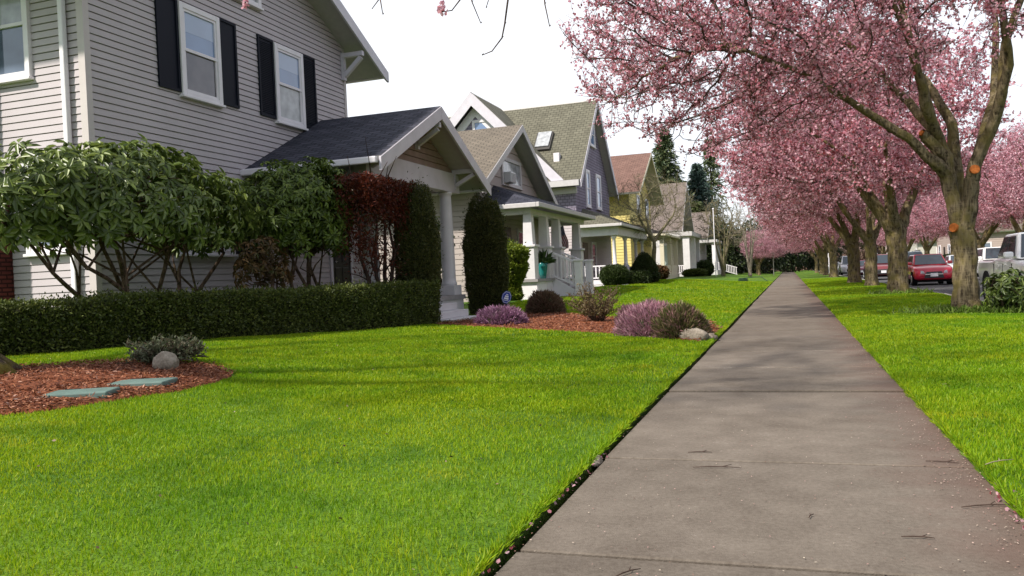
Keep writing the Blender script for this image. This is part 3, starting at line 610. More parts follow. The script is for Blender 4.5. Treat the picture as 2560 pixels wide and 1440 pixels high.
# ------------------------------------------------------------------ house 5 : pale house with large brown roof
H = thing('house', 'pale cream house under a broad plain brown roof, beyond the yellow house', 'house', (-10.4, 79, .5))
M_cream = mat('cream_boards', (.52,.49,.38), .7, .2, noise=.05)
PF, PS = Pfront(-10.4), Psouth(79.4)
mb = MB(); siding(mb, PS, -21, -10.4, .5, 5.2, c=.24, flip=True, gap=.03); siding(mb, PF, 79.4, 88.6, .5, 5.2, c=.24, gap=.03); siding(mb, PF, lambda z: 79.4+(z-5.2)/.98, lambda z: 88.6-(z-5.2)/.98, 5.2, 9.5, c=.24, gap=.03)
mb.box(-21, -10.44, 79.44, 88.56, .4, 5.2); mb.build('wall', M_cream, H)
gable_roof(H, -9.4, -21.5, 84, 5.1, 10.0, 5.0, M_roofgrey, M_greytrim, th=.16, barge=.2)
mb = MB(); mb.box(-14.2, -13.9, 81, 81.3, 7.0, 7.35); mb.build('roof_vent', M_trim, H, bevel=.04)
window(H, PF, 83, 85, 6.3, 8.0, upper=M_pane_sky_blind, lower=M_pane)
mb = MB(); mb.box(-12.5, -8.4, 77.6, 86.5, 4.35, 4.75); mb.build('porch_roof', M_greytrim, H)
for x, y in ((-11.6,78.1), (-9.0, 78.1), (-8.9, 82), (-8.9, 86)): mb = MB(); mb.box(x-.3, x+.3, y-.3, y+.3, .5, 4.35); mb.build('pier', M_white, H)
mb = MB(); mb.box(-12.4, -8.5, 77.8, 86.4, .4, .8); mb.build('porch_floor', M_white, H)
window(H, PS, -11.9, -10.6, 1.2, 3.8, upper=mat('pane_pale', (.35,.42,.38), .1, .6), rail=False, trim=.2)
balusters(H, (-11.3, 78.1), (-9.3, 78.1), .8, .8, .8, 12, M_trim, w=.06)
# ------------------------------------------------------------------ house 6 : small far bungalow
H = thing('house', 'small far bungalow with white porch columns and a long white stair rail', 'house', (-9.6, 96, .5))
PF, PS = Pfront(-9.6), Psouth(96.3)
mb = MB(); siding(mb, PS, -20, -9.6, .5, 5, c=.25, flip=True, gap=.03); siding(mb, PF, 96.3, 104, .5, 5, c=.25, gap=.03); siding(mb, PF, lambda z: 96.3+(z-5)/.7, lambda z: 104-(z-5)/.7, 5, 7.4, c=.25, gap=.03); mb.box(-20, -9.64, 96.34, 103.96, .4, 5); mb.build('wall', mat('grey_boards', (.34,.33,.33), .7), H)
gable_roof(H, -8.6, -20, 100.1, 4.7, 8.0, 4.7, M_roofgrey, M_greytrim, barge=.2)
mb = MB(); mb.box(-10.5, -7.6, 95.5, 103, 4.2, 4.5); mb.build('porch_roof', M_greytrim, H)
for y in (95.9, 99, 102.5): mb = MB(); mb.box(-8.2, -7.8, y-.2, y+.2, .9, 4.2); mb.build('post', M_trim, H)
mb = MB(); mb.box(-9.6, -7.7, 95.7, 103, .3, 1.0); mb.build('porch_floor', M_white, H)
balusters(H, (-7.7, 97.0), (-5.6, 97.0), 1.0, .3, .9, 12, M_trim, w=.06)
window(H, PS, -10.9, -9.9, 1.4, 3.2, upper=M_pane_dark, rail=False)

# ------------------------------------------------------------------ leaves, shrubs, hedges
def unit(a): return a/(np.linalg.norm(a, axis=-1, keepdims=True)+1e-9)
def rdir(n): return unit(RNG.normal(size=(n, 3)))
def leaves(name, C, U, L, W, m, parent=None, N=None, shape='leaf', fold=.25, droop=0):
    """one small face pair per leaf: C base points, U along the leaf, N rough facing"""
    n = len(C); U = unit(U); N = rdir(n) if N is None else N
    S = unit(np.cross(U, N)); N = np.cross(S, U); L = np.broadcast_to(L, (n,))[:, None]; W = np.broadcast_to(W, (n,))[:, None]
    if shape == 'diamond':
        V = np.stack([C, C+U*L*.5+S*W*.5, C+U*L, C+U*L*.5-S*W*.5], 1).reshape(-1, 3)
        F = np.arange(n*4).reshape(-1, 4)
    elif shape == 'petal':   # broad rounded patch
        V = np.stack([C-S*W*.3, C+S*W*.3, C+U*L*.6+S*W*.5+N*W*.2, C+U*L, C+U*L*.6-S*W*.5+N*W*.2], 1).reshape(-1, 3)
        F = np.arange(n*5).reshape(-1, 5)
    else:
        T = C+U*L-N*L*droop; M1 = C+U*L*.35+N*W*fold*.5; M2 = C+U*L*.75-N*L*droop*.4
        V = np.stack([C, C+U*L*.4+S*W*.5+N*W*fold, M2+S*W*.35+N*W*fold*.5, T, M2-S*W*.35+N*W*fold*.5, C+U*L*.4-S*W*.5+N*W*fold], 1).reshape(-1, 3)
        b = np.arange(n)[:, None]*6
        F = np.concatenate([b+[[0,1,2,3]], b+[[0,3,4,5]]], 1).reshape(-1, 4)
    return fast(name, V, F, m, parent)
def twigs(name, A, B, ra, rb, m, parent=None, k=3):
    n = len(A); D = unit(B-A); a = unit(np.cross(D, np.where(np.abs(D[:, 2:]) > .9, [[1., 0, 0]], [[0, 0, 1.]]))); c = np.cross(D, a)
    ra = np.broadcast_to(ra, (n,))[:, None]; rb = np.broadcast_to(rb, (n,))[:, None]; V = []
    for P, r in ((A, ra), (B, rb)):
        for i in range(k):
            t = 2*math.pi*i/k; V.append(P + r*(a*math.cos(t)+c*math.sin(t)))
    V = np.stack(V, 1).reshape(-1, 3); b = np.arange(n)[:, None]*(2*k)
    F = np.concatenate([b+[[i, (i+1) % k, k+(i+1) % k, k+i]] for i in range(k)], 1).reshape(-1, 4)
    return fast(name, V, F, m, parent)
M_twig = barkmat('twig_bark', (.05,.032,.022), (.13,.09,.062))
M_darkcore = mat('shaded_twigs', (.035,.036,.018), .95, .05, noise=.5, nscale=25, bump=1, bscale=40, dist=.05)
def lump(P, s=1.0, seed=0):   # cheap smooth noise
    r = np.random.default_rng(seed); out = 0
    for k in range(5):
        f = r.normal(size=3)*1.6*s*(1+.5*k); out = out + np.sin(P@f + r.uniform(0, 6))/(1+.45*k)
    return out/3.2

# hedge in front of house 1
Ha, Hb = np.array([-7.15, 15.85]), np.array([-9.3, 6.6]); hd = (Hb-Ha); hl = np.linalg.norm(hd); hd /= hl; hn = np.array([-hd[1], hd[0]])
if hn[0] < 0: hn = -hn          # towards the pavement
def hedge_pt(s, t, z): p = Ha + hd*s[:, None] - hn*t[:, None]; return np.column_stack([p, z])
HW = 1.0
hedge = thing('hedge', 'long clipped dark green hedge in front of the taupe house', 'hedge', (float((Ha+Hb)[0]/2), float((Ha+Hb)[1]/2), .2))
def hedge_top(s): return 1.08+.02*np.sin(s*1.3)+.015*np.sin(s*3.1)
n = 52000; s_ = RNG.uniform(-.25, hl+.6, n); which = RNG.random(n)
gz = lawn_z(Ha[0]+hd[0]*s_, Ha[1]+hd[1]*s_)
z = np.where(which < .62, gz-.02 + (hedge_top(s_)-gz)*RNG.random(n)**.85, hedge_top(s_)+RNG.normal(0, .014, n)+.02*lump(np.column_stack([s_, s_*.3, s_*0]), 2.5, 8)+(RNG.random(n) < .07)*np.abs(RNG.normal(0, .05, n)))
t = np.where(which < .62, 0, RNG.uniform(0, HW, n))
zz = np.clip((z-(hedge_top(s_)-.16))/.16, 0, 1); t = np.where(which < .62, t+.07*zz**2, t)
P = hedge_pt(s_, t, z); lm = lump(P, 2.2, 3); off = .05*lm + RNG.normal(0, .022, n) - .03 + (RNG.random(n) < .06)*np.abs(RNG.normal(0, .05, n))
P[:, :2] += np.where(which[:, None] < .62, hn[None, :]*off[:, None], 0); P[:, 2] += np.where(which < .62, 0, off*.6)
ends = RNG.random(n) < .05; P[ends] = hedge_pt(np.full(ends.sum(), -.27)+RNG.normal(0,.03,ends.sum()), RNG.uniform(0, HW, ends.sum()), z[ends])
out = np.where(which[:, None] < .62, np.array([hn[0], hn[1], .35])[None], np.array([hn[0]*.2, hn[1]*.2, 1])[None])
U = unit(out + RNG.normal(0, .75, (n, 3)))
leaves('foliage', P, U, RNG.uniform(.03, .06, n), RNG.uniform(.018, .03, n), leafmat('hedge_leaf', [(.035,.046,.012),(.062,.082,.017),(.092,.118,.022),(.16,.175,.035)], .25), hedge, N=unit(out+RNG.normal(0, .6, (n, 3))))
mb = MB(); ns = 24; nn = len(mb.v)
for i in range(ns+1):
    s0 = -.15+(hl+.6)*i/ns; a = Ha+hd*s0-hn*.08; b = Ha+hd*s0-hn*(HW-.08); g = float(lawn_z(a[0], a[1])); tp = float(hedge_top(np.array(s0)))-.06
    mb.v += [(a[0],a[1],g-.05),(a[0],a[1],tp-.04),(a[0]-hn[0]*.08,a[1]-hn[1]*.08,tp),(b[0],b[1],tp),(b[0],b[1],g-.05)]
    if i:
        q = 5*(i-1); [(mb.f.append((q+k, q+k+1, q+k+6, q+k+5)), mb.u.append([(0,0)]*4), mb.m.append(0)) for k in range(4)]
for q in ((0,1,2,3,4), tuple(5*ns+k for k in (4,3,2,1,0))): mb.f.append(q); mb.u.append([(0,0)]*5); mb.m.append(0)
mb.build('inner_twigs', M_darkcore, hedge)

def shell_shrub(name, label, cat, loc, prof, h, nl, ll, lw, lm_, group=None, lumpy=.12, seed=1, squash=1.0, core=.8, mcore=None, up=.4, stems=0):
    """clipped or mounded shrub: leaves spread through the outer shell of a turned profile"""
    o = thing(name, label, cat, loc, group); n = nl
    zt = RNG.random(n); pz = np.array([p[1] for p in prof]); pr = np.array([p[0] for p in prof])
    wgt = np.interp(np.linspace(0, 1, 60), pz, pr)+.05; cdf = np.cumsum(wgt)/wgt.sum(); zt = np.interp(RNG.random(n), cdf, np.linspace(0, 1, 60))
    th = RNG.uniform(0, 2*math.pi, n); r = np.interp(zt, pz, pr)
    D = np.column_stack([np.cos(th), np.sin(th)*squash, np.zeros(n)])
    P = np.array(loc) + D*r[:, None]; P[:, 2] += zt*h
    lo = 1 + lumpy*lump(P, 2.0/max(.4, prof[0][0]+.3), seed) - np.abs(RNG.normal(0, .09, n)) + (RNG.random(n) < .05)*np.abs(RNG.normal(0, .12, n)); c = np.array(loc)+np.array([0, 0, h*.5])
    Q = np.array(loc) + D*(r*lo)[:, None]; Q[:, 2] += np.clip(zt*h*(1+.4*(lo-1)), 0.01, None)
    out = unit(D+np.column_stack([np.zeros(n), np.zeros(n), up+(zt-.4)*1.2])); U = unit(out+RNG.normal(0, .6, (n, 3)))
    leaves('foliage', Q, U, RNG.uniform(.7, 1.25, n)*ll, RNG.uniform(.75, 1.2, n)*lw, lm_, o, N=unit(out+RNG.normal(0, .7, (n, 3))))
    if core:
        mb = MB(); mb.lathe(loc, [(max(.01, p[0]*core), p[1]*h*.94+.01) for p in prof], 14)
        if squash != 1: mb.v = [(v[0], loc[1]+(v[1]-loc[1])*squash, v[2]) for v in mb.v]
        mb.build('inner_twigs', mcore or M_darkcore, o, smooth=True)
    if stems:
        mb = MB()
        for k in range(stems):
            a = 2*math.pi*k/stems; x, y = loc[0]+.1*math.cos(a), loc[1]+.1*math.sin(a)
            mb.tube([(x, y, loc[2]-.05), (x+.06*math.cos(a), y, loc[2]+h*.3), (x+.2*math.cos(a), y+.15*math.sin(a), loc[2]+h*.7)], [.03, .025, .01], 5)
        mb.build('stems', M_twig, o)
    return o
M_conif = leafmat('arborvitae_leaf', [(.03,.036,.011),(.052,.062,.016),(.08,.088,.022),(.12,.115,.033)], .15)
colp = [(.36,0),(.42,.15),(.47,.35),(.46,.6),(.40,.8),(.27,.93),(.1,.985),(.02,1)]
gz_ = lambda x, y: float(lawn_z(x, y))
shell_shrub('columnar_shrub', 'dark columnar evergreen left of the round porch column', 'shrub', (-7.78, 16.55, gz_(-7.78,16.55)), [(p[0]*1.0, p[1]) for p in colp], 3.2, 30000, .06, .02, M_conif, 'columnar evergreens beside the porch', .1, 5, core=.78)
shell_shrub('columnar_shrub', 'dark columnar evergreen right of the round porch column', 'shrub', (-7.95, 21.35, gz_(-7.95,21.35)), [(p[0]*1.25, p[1]) for p in colp], 3.35, 34000, .07, .022, M_conif, 'columnar evergreens beside the porch', .1, 6, core=.78)
M_lime = leafmat('lime_leaf', [(.10,.15,.012),(.16,.21,.018),(.22,.26,.03),(.06,.10,.012)], .35)
shell_shrub('leafy_shrub', 'yellow green cloud pruned shrub between the dark evergreen and the white porch post', 'shrub', (-9.0, 26.75, gz_(-9,26.75)), [(.15,0),(.3,.1),(.22,.28),(.4,.42),(.5,.6),(.5,.8),(.36,.93),(.05,1)], 2.0, 9000, .10, .05, M_lime, lumpy=.3, seed=9, core=.66, stems=4)
M_dkgrn = leafmat('yew_leaf', [(.022,.036,.010),(.038,.058,.015),(.06,.085,.02)], .15)
ball = [(.45,0),(.8,.15),(1,.42),(.93,.7),(.65,.9),(.25,.985),(.02,1)]
def sc_prof(p, k): return [(a*k, b) for a, b in p]
shell_shrub('round_shrub', 'round clipped dark shrub beside the white porch balusters', 'shrub', (-9.0, 44.0, gz_(-9,44)), sc_prof(ball, .78), 1.15, 12000, .09, .04, M_dkgrn, lumpy=.06, seed=12)
shell_shrub('low_hedge', 'low dark clipped hedge between the round shrub and the cone', 'hedge', (-8.6, 46.9, gz_(-8.6,46.9)), [(1.0,0),(1.05,.5),(1.0,.85),(.7,1)], .75, 12000, .08, .04, M_dkgrn, lumpy=.05, seed=13, squash=1.2)
shell_shrub('cone_shrub', 'dark broad cone shaped evergreen at the foot of the bare tree', 'shrub', (-8.2, 49.1, gz_(-8.2,49.1)), [(.7,0),(.9,.2),(.78,.45),(.55,.7),(.28,.92),(.05,1)], 1.85, 14000, .09, .03, M_dkgrn, lumpy=.08, seed=14)
shell_shrub('red_shrub', 'rusty red leaved shrub before the pale square porch pier', 'shrub', (-9.3, 66.8-6, .50), sc_prof(ball, .9), 1.1, 7000, .12, .06, leafmat('rust_leaf', [(.10,.03,.015),(.05,.045,.012),(.16,.06,.02)], .2), seed=15)
shell_shrub('low_shrub', 'low yellowish green shrub on the far lawn', 'shrub', (-7.6, 71, .55), sc_prof(ball, 1.0), .65, 7000, .14, .06, leafmat('olive_leaf', [(.05,.07,.012),(.09,.11,.02)], .2), seed=16)
shell_shrub('dark_shrub', 'dark rounded shrub in front of the small far bungalow', 'shrub', (-8.0, 84.0, .46), sc_prof(ball, .85), 1.6, 7000, .14, .06, M_dkgrn, seed=17)
# small leafy shrub against the near cherry trunk
# rhododendrons -----------------------------------------------------------------
M_rhod = leafmat('rhododendron_leaf', [(.055,.08,.02),(.10,.145,.028),(.155,.21,.045),(.23,.28,.07)], .25, rough=.38, spec=.5)
def whorls(parent, C, D, k, L, W, m, name='foliage', droop=.35):
    n = len(C); D = unit(D); a = unit(np.cross(D, rdir(n))); b = np.cross(D, a); CC, UU, NN = [], [], []
    for i in range(k):
        th = 2*math.pi*i/k + RNG.uniform(-.3, .3, n); e = RNG.uniform(-.1, .5, n)[:, None]
        d = a*np.cos(th)[:, None]+b*np.sin(th)[:, None]
        u = unit(d + D*e - np.array([0, 0, 1])*RNG.uniform(.0, .5, n)[:, None]); CC.append(C+d*.015); UU.append(u); NN.append(unit(D+d*.1))
    CC, UU, NN = map(np.concatenate, (CC, UU, NN)); q = len(CC)
    return leaves(name, CC, UU, RNG.uniform(.75, 1.2, q)*L, RNG.uniform(.8, 1.15, q)*W, m, parent, N=NN, droop=droop, fold=.18)
def crown_points(n, c, r, seed, thick=.35, lumpy=.18, zmin=None):
    D = rdir(n); P = np.array(c)+D*np.array(r)
    k = 1+lumpy*lump(D*2.2, 1.2, seed) - thick*RNG.random(n)**1.6
    P = np.array(c)+D*np.array(r)*k[:, None]
    return (P, D)
def bush(label, cat, base, crown, r, nw, L, W, m, stems, seed, name='rhododendron', k=8, thick=.4, group=None, zcut=-.55):
    o = thing(name, label, cat, base, group); P, D = crown_points(nw, crown, r, seed, thick)
    ok = D[:, 2] > zcut; P, D = P[ok], D[ok]
    whorls(o, P, unit(D*np.array([1, 1, .8])+np.array([0, 0, .35])+RNG.normal(0, .25, P.shape)), k, L, W, m)
    mb = MB()
    for (dx, dy, tx, ty, th) in stems:
        a = np.array(base)+[dx, dy, -.05]; e = np.array(crown)+[tx, ty, th]; mid = (a+e)/2+np.array([RNG.normal(0, .12), RNG.normal(0, .12), -.12])
        m1 = (a*2+mid)/3+RNG.normal(0, .1, 3)*[1,1,.4]; pts = [a, m1, mid+RNG.normal(0,.07,3), (mid+e)/2+RNG.normal(0, .13, 3), e]; cv = [pts[0]]+[ (pts[i]*(1-t_)+pts[i+1]*t_)+RNG.normal(0,.02,3) for i in range(4) for t_ in (.5,1)]; mb.tube(cv, list(np.linspace(.055,.018,9)), 7)
        for q in range(5):
            s0 = pts[2+q % 3]; d = np.array(crown)+rdir(1)[0]*np.array(r)*.85; d[2] = max(d[2], s0[2]+.25); mb.tube([s0, s0*.6+d*.4+[0,0,.12]+RNG.normal(0, .08, 3), s0*.3+d*.7+RNG.normal(0,.08,3), d], [.022, .017, .012, .006], 5)
    mb.build('stems', barkmat('shrub_bark', (.045,.028,.018), (.15,.10,.07)), o); return o
bush('broad rhododendron with drooping whorled leaves, left of the porch behind the hedge', 'shrub', (-9.9, 10.9, .3), (-9.7, 10.3, 2.45), (.95, 2.75, 1.02), 1250, .165, .062, M_rhod,
     [(0,.1,.1,-1.6,-.2),(.1,.3,0,-.7,.1),(-.1,.45,.1,.4,.1),(.1,.7,0,1.2,-.1),(0,.8,.1,1.9,-.2),(.1,0,-.2,-2.1,-.3),(0,-.3,.1,-1.0,.2)], 21, zcut=-.55)
M_rhod2 = leafmat('glossy_leaf', [(.045,.07,.012),(.08,.12,.018),(.125,.18,.026),(.19,.24,.04)], .25, rough=.4, spec=.4)
bush('dense round green rhododendron between the broad bush and the porch door', 'shrub', (-9.3, 14.5, .22), (-9.3, 14.4, 2.62), (1.0, 1.4, 1.12), 1300, .13, .048, M_rhod2,
     [(0,0,.1,-.5,-.3),(.1,.15,0,.2,-.2),(-.1,.3,0,.6,-.3),(0,-.2,0,-.8,-.4)], 22, thick=.5, zcut=-.75)
M_bronze = leafmat('bronze_leaf', [(.05,.035,.012),(.10,.06,.02),(.16,.085,.03),(.05,.06,.015)], .25)
bush('small bronze leaved shrub under the two rhododendrons', 'shrub', (-8.95, 12.6, .28), (-8.95, 12.5, 1.5), (.5, .6, .62), 150, .12, .04, M_bronze, [(0,0,0,0,-.1),(.1,.1,.1,.3,0)], 23, name='bronze_shrub', thick=.8)
bush('small leafy rhododendron at the foot of the near cherry trunk', 'shrub', (3.72, 17.6, .04), (3.86, 17.55, .42), (.42, .4, .42), 120, .13, .05, M_rhod, [(0,0,.05,0,-.1),(.05,.05,.2,.1,0)], 24, thick=.7, zcut=-.95)
bush('leafy shrub in the shade behind the round porch column', 'shrub', (-9.7, 21.6, .2), (-9.7, 21.6, 1.9), (.6, 1.0, 1.2), 260, .14, .055, M_rhod, [(0,0,0,0,-.3),(.1,.1,.2,.3,0)], 25, name='leafy_shrub', thick=.8)
# red laceleaf maple clipped into a block behind the hedge
o = thing('maple', 'clipped dark red Japanese maple with twisting stems in front of the porch', 'tree', (-8.1, 15.4, .18))
mb = MB(); ends = []
for (dx, dy, ex, ey, ez) in ((-.1,-.35,-.1,-.75,2.5),(0,-.1,.1,-.3,2.7),(.05,.1,0,.2,2.8),(.1,.3,0,.65,2.6),(0,.35,-.2,.9,2.3)):
    a = np.array([-8.12+dx*.4, 15.45+dy*.6, .12]); e = np.array([-8.1+ex*.6, 15.45+ey*1.1, ez+.3]); pts = [a + (e-a)*t_ + np.array([RNG.normal(0,.06), RNG.normal(0,.09), 0])*(0 < t_ < 1) for t_ in np.linspace(0, 1, 6)]
    mb.tube(pts, [.06,.055,.045,.035,.022,.012], 7); ends += pts[2:]
    for q in range(9):
        s0 = pts[2+q % 4]; d = s0+np.array([RNG.normal(0,.3), RNG.normal(0,.35), abs(RNG.normal(.5,.3))]); mb.tube([s0, (s0+d)/2+RNG.normal(0,.05,3), d], [.018,.012,.005], 4); ends.append(d)
mb.build('trunk', barkmat('maple_bark', (.03,.018,.014), (.085,.055,.045)), o)
n = 15000; P = np.column_stack([RNG.uniform(-8.5,-7.7,n), RNG.uniform(14.3,16.5,n), 1.2+2.12*RNG.random(n)**.5])
P = P[lump(P, 2.4, 31)+RNG.normal(0,.25,len(P)) + (P[:,2]-2.2)*.5 > -.12]
leaves('foliage', P, rdir(len(P)), RNG.uniform(.05,.09,len(P)), RNG.uniform(.02,.035,len(P)), leafmat('maple_leaf', [(.045,.008,.005),(.09,.016,.008),(.15,.03,.012),(.06,.02,.008)], .35), o)

# heathers and twiggy shrubs in the mulch -----------------------------------------
def heather(label, loc, rx, ry, h, n, cols, seed, name='heather', extra=None, group='heathers in the mulch'):
    o = thing(name, label, 'shrub', loc, group); D = rdir(n); D[:, 2] = np.abs(D[:, 2])
    k = 1+.16*lump(D*2.5, 1.3, seed)-.18*RNG.random(n); P = np.array(loc)+D*np.array([rx, ry, h])*k[:, None]
    U = unit(D*np.array([1,1,.5])+np.array([0,0,.55])+RNG.normal(0,.3,P.shape))
    leaves('foliage', P-U*.05, U, RNG.uniform(.07,.15,n), RNG.uniform(.014,.024,n), leafmat(name+'_leaf_'+str(seed), cols, .25), o, shape='diamond')
    if extra is not None:
        q = n//2; D = rdir(q); D[:, 2] = np.abs(D[:, 2]); P = np.array(loc)+D*np.array([rx, ry, h])*RNG.uniform(.75,.96,q)[:, None]; P = P[(P[:, 0]-loc[0]) > -rx*.3]
        leaves('flowers', P, unit(rdir(len(P))+[0,0,.5]), .07, .02, extra, o, shape='diamond')
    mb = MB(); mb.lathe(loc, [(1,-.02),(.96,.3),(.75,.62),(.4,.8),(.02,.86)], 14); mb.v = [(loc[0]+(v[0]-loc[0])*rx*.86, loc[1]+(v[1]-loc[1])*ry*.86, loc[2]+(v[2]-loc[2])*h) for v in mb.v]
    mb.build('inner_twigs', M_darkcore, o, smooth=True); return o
PK = [(.26,.11,.15),(.42,.21,.27),(.58,.34,.39),(.14,.10,.06)]
heather('low mound of purple heather beside the porch steps', (-5.78, 16.25, gz_(-5.78,16.25)), .57, .55, .38, 5000, [(.15,.06,.12),(.28,.13,.23),(.40,.22,.33),(.08,.05,.045)], 41)
heather('large pink and green heather mound against the boulder at the pavement edge', (-2.15, 13.55, gz_(-2.15,13.55)), .64, .68, .50, 8500, PK, 42)
heather('green tipped heather mound hugging the boulder', (-1.66, 13.15, gz_(-1.66,13.1)), .46, .52, .5, 6000, [(.06,.068,.02),(.11,.12,.034),(.20,.15,.075),(.34,.17,.18)], 43)
heather('dull purple heather behind the pink mound', (-2.55, 15.4, gz_(-2.5,15.4)), .62, .6, .5, 5200, [(.15,.07,.09),(.25,.13,.15),(.10,.075,.05)], 44)
heather('brown domed twiggy shrub on the mulch below the white stair', (-6.1, 20.7, gz_(-6.1,20.7)), .52, .5, .6, 6000, [(.08,.042,.03),(.15,.085,.06),(.20,.13,.085),(.10,.085,.04)], 45, name='twiggy_shrub', group='twiggy shrubs in the mulch')
def twiggy(label, loc, r, h, n, cols, seed):
    o = thing('twiggy_shrub', label, 'shrub', loc, 'twiggy shrubs in the mulch'); A, B = [], []
    for k in range(n):
        th = RNG.uniform(0, 6.28); p = np.array(loc)+[.06*math.cos(th), .06*math.sin(th), 0]; d = unit(np.array([math.cos(th)*RNG.uniform(.2,1), math.sin(th)*RNG.uniform(.2,1), RNG.uniform(.6,1.3)]))
        ln = h*RNG.uniform(.25,.4)
        for s_ in range(4): q = p+d*ln*RNG.uniform(.6,1.1); A.append(p); B.append(q); p = q; d = unit(d+RNG.normal(0,.35,3)+[0,0,.1])
    A, B = np.array(A), np.array(B); A[:, :2] = np.array(loc)[:2]+(A[:, :2]-np.array(loc)[:2])*r; B[:, :2] = np.array(loc)[:2]+(B[:, :2]-np.array(loc)[:2])*r
    twigs('stems', A, B, .007, .005, M_twig, o)
    i = RNG.integers(0, len(A), 5200); C = A[i]+(B[i]-A[i])*RNG.random((5200,1))+RNG.normal(0,.025,(5200,3)); C = C[C[:,2] > loc[2]+(.16 if h > .5 else .03)]
    leaves('foliage', C, unit(rdir(len(C))+[0,0,.5]), RNG.uniform(.03,.06,len(C)), .018, leafmat('twiggy_leaf_'+str(seed), cols, .3), o)
twiggy('sparse tan twiggy shrub in the middle of the mulch bed', (-3.85, 16.9, gz_(-3.85,16.9)), .95, .7, 110, [(.10,.08,.03),(.16,.13,.05),(.20,.15,.08),(.12,.06,.03)], 46)
twiggy('grey green straggly shrub wrapped around the pale stone', (-6.25, 7.0, gz_(-6.25,7.0)+.03), 1.7, .21, 130, [(.06,.075,.04),(.10,.115,.06),(.13,.11,.07)], 47)
M_rock = groundmat('rock', [(.38,(.12,.095,.07)),(.5,(.24,.20,.155)),(.62,(.36,.31,.25))], [(3,.5),(16,.3),(60,.2)], bump=.8, bscale=25)
def rock(label, loc, r, seed, name='boulder'):
    n, m_ = 20, 12; V = []
    for i in range(m_+1):
        for k in range(n):
            a, b = math.pi*i/m_, 2*math.pi*k/n; d = np.array([math.sin(a)*math.cos(b), math.sin(a)*math.sin(b), math.cos(a)])
            V.append(d)
    V = np.array(V); s_ = 1+.3*lump(V*1.3, 1, seed)+.10*lump(V*3.4, 1, seed+1)+.05*lump(V*8, 1, seed+2); s_ = np.minimum(s_, 1.02+.1*lump(V*2, 1, seed+3)); V = V*s_[:, None]*np.array(r)+np.array(loc)
    F = [(i*n+k, (i+1)*n+k, (i+1)*n+(k+1) % n, i*n+(k+1) % n) for i in range(m_) for k in range(n)]
    o = fast(name, V, F, M_rock, None, smooth=True); tag(o, label, 'rock')
rock('tan boulder at the pavement edge under the heather', (-1.42, 12.72, .09), (.23,.15,.13), 51); rock('small flat stone between the boulder and the pavement', (-1.2, 12.95, .05), (.12,.2,.07), 53, 'stone')
rock('pale rounded stone in the grey green shrub by the lids', (-5.9, 6.6, gz_(-5.9,6.6)+.09), (.135,.11,.115), 52)
M_lid = mat('green_plastic', (.10,.155,.135), .6, .3, noise=.15, nscale=6)
for label, (x, y), rz in (('nearer green plastic valve box lid set in the mulch', (-5.5, 5.19), .45), ('farther green plastic valve box lid beside the grey green shrub', (-5.48, 5.84), .3)):
    z = gz_(x, y)+.052; o = thing('valve_box_lid', label, 'lid', (x, y, z), 'valve box lids'); c, s_ = math.cos(rz), math.sin(rz)
    def rot(v): return (x+(v[0])*c-(v[1])*s_, y+v[0]*s_+v[1]*c, z+v[2])
    mb = MB(); mb.box(-.25,.25,-.16,.16,-.06,.0); mb.v = [rot(v) for v in mb.v]; mb.build('lid', M_lid, o, bevel=.012)
    mb = MB(); mb.box(-.18,-.06,.13,.155,.0,.004); mb.v = [rot(v) for v in mb.v]; mb.build('finger_slot', M_black, o)

# ------------------------------------------------------------------ trees grown branch by branch
def grow(nodes, par, att, step=.24, infl=1.8, kill=.34, iters=90, trop=.0):
    """space colonisation: limbs reach out for free points in the crown"""
    N = [np.array(p, float) for p in nodes]; Pr = list(par); A = np.array(att, float)
    bd = np.full(len(A), 1e9); bi = np.zeros(len(A), int); new = list(range(len(N)))
    for it in range(iters):
        if not len(A): break
        Q = np.array([N[i] for i in new])
        if len(Q):
            d = np.linalg.norm(A[:, None]-Q[None], axis=2); j = d.argmin(1); dm = d[np.arange(len(A)), j]
            u = dm < bd; bd[u] = dm[u]; bi[u] = np.array(new)[j[u]]
        keep = bd > kill; A, bd, bi = A[keep], bd[keep], bi[keep]
        act = bd < infl; acc = {}
        for k in np.nonzero(act)[0]:
            v = A[k]-N[bi[k]]; acc.setdefault(int(bi[k]), []).append(v/np.linalg.norm(v))
        new = []
        for i, vs in acc.items():
            v = np.sum(vs, 0)+RNG.normal(0, .12, 3)+np.array([0, 0, trop]); l = np.linalg.norm(v)
            if l < 1e-3: continue
            p = N[i]+v/l*step; N.append(p); Pr.append(i); new.append(len(N)-1)
        if not new: infl *= 1.3
        if infl > 8: break
    return np.array(N), np.array(Pr)
def radii(N, Pr, tip=.007, e=2.25, rmin=None):
    r = np.zeros(len(N)); ch = np.zeros(len(N), int)
    for i in range(len(N)-1, 0, -1):
        if r[i] == 0: r[i] = tip**e
        r[Pr[i]] += r[i]; ch[Pr[i]] += 1
    r = r**(1/e); return r, ch
def chains(N, Pr, r):
    kids = [[] for _ in N]
    for i in range(1, len(N)): kids[Pr[i]].append(i)
    out, st = [], [(0, None)]
    while st:
        i, p = st.pop(); c = [p, i] if p is not None else [i]
        while kids[c[-1]]:
            k = sorted(kids[c[-1]], key=lambda q: -r[q]); st += [(q, c[-1]) for q in k[1:]]; c.append(k[0])
        if len(c) > 1: out.append(c)
    return out
def smooth_nodes(N, Pr, n0, it=2):
    for _ in range(it):
        M = N.copy(); cnt = np.zeros(len(N)); s = np.zeros_like(N)
        for i in range(n0, len(N)): s[Pr[i]] += N[i]; cnt[Pr[i]] += 1
        for i in range(n0, len(N)):
            if cnt[i]: M[i] = .5*N[i]+.25*N[Pr[i]]+.25*s[i]/cnt[i]
        N = M
    return N
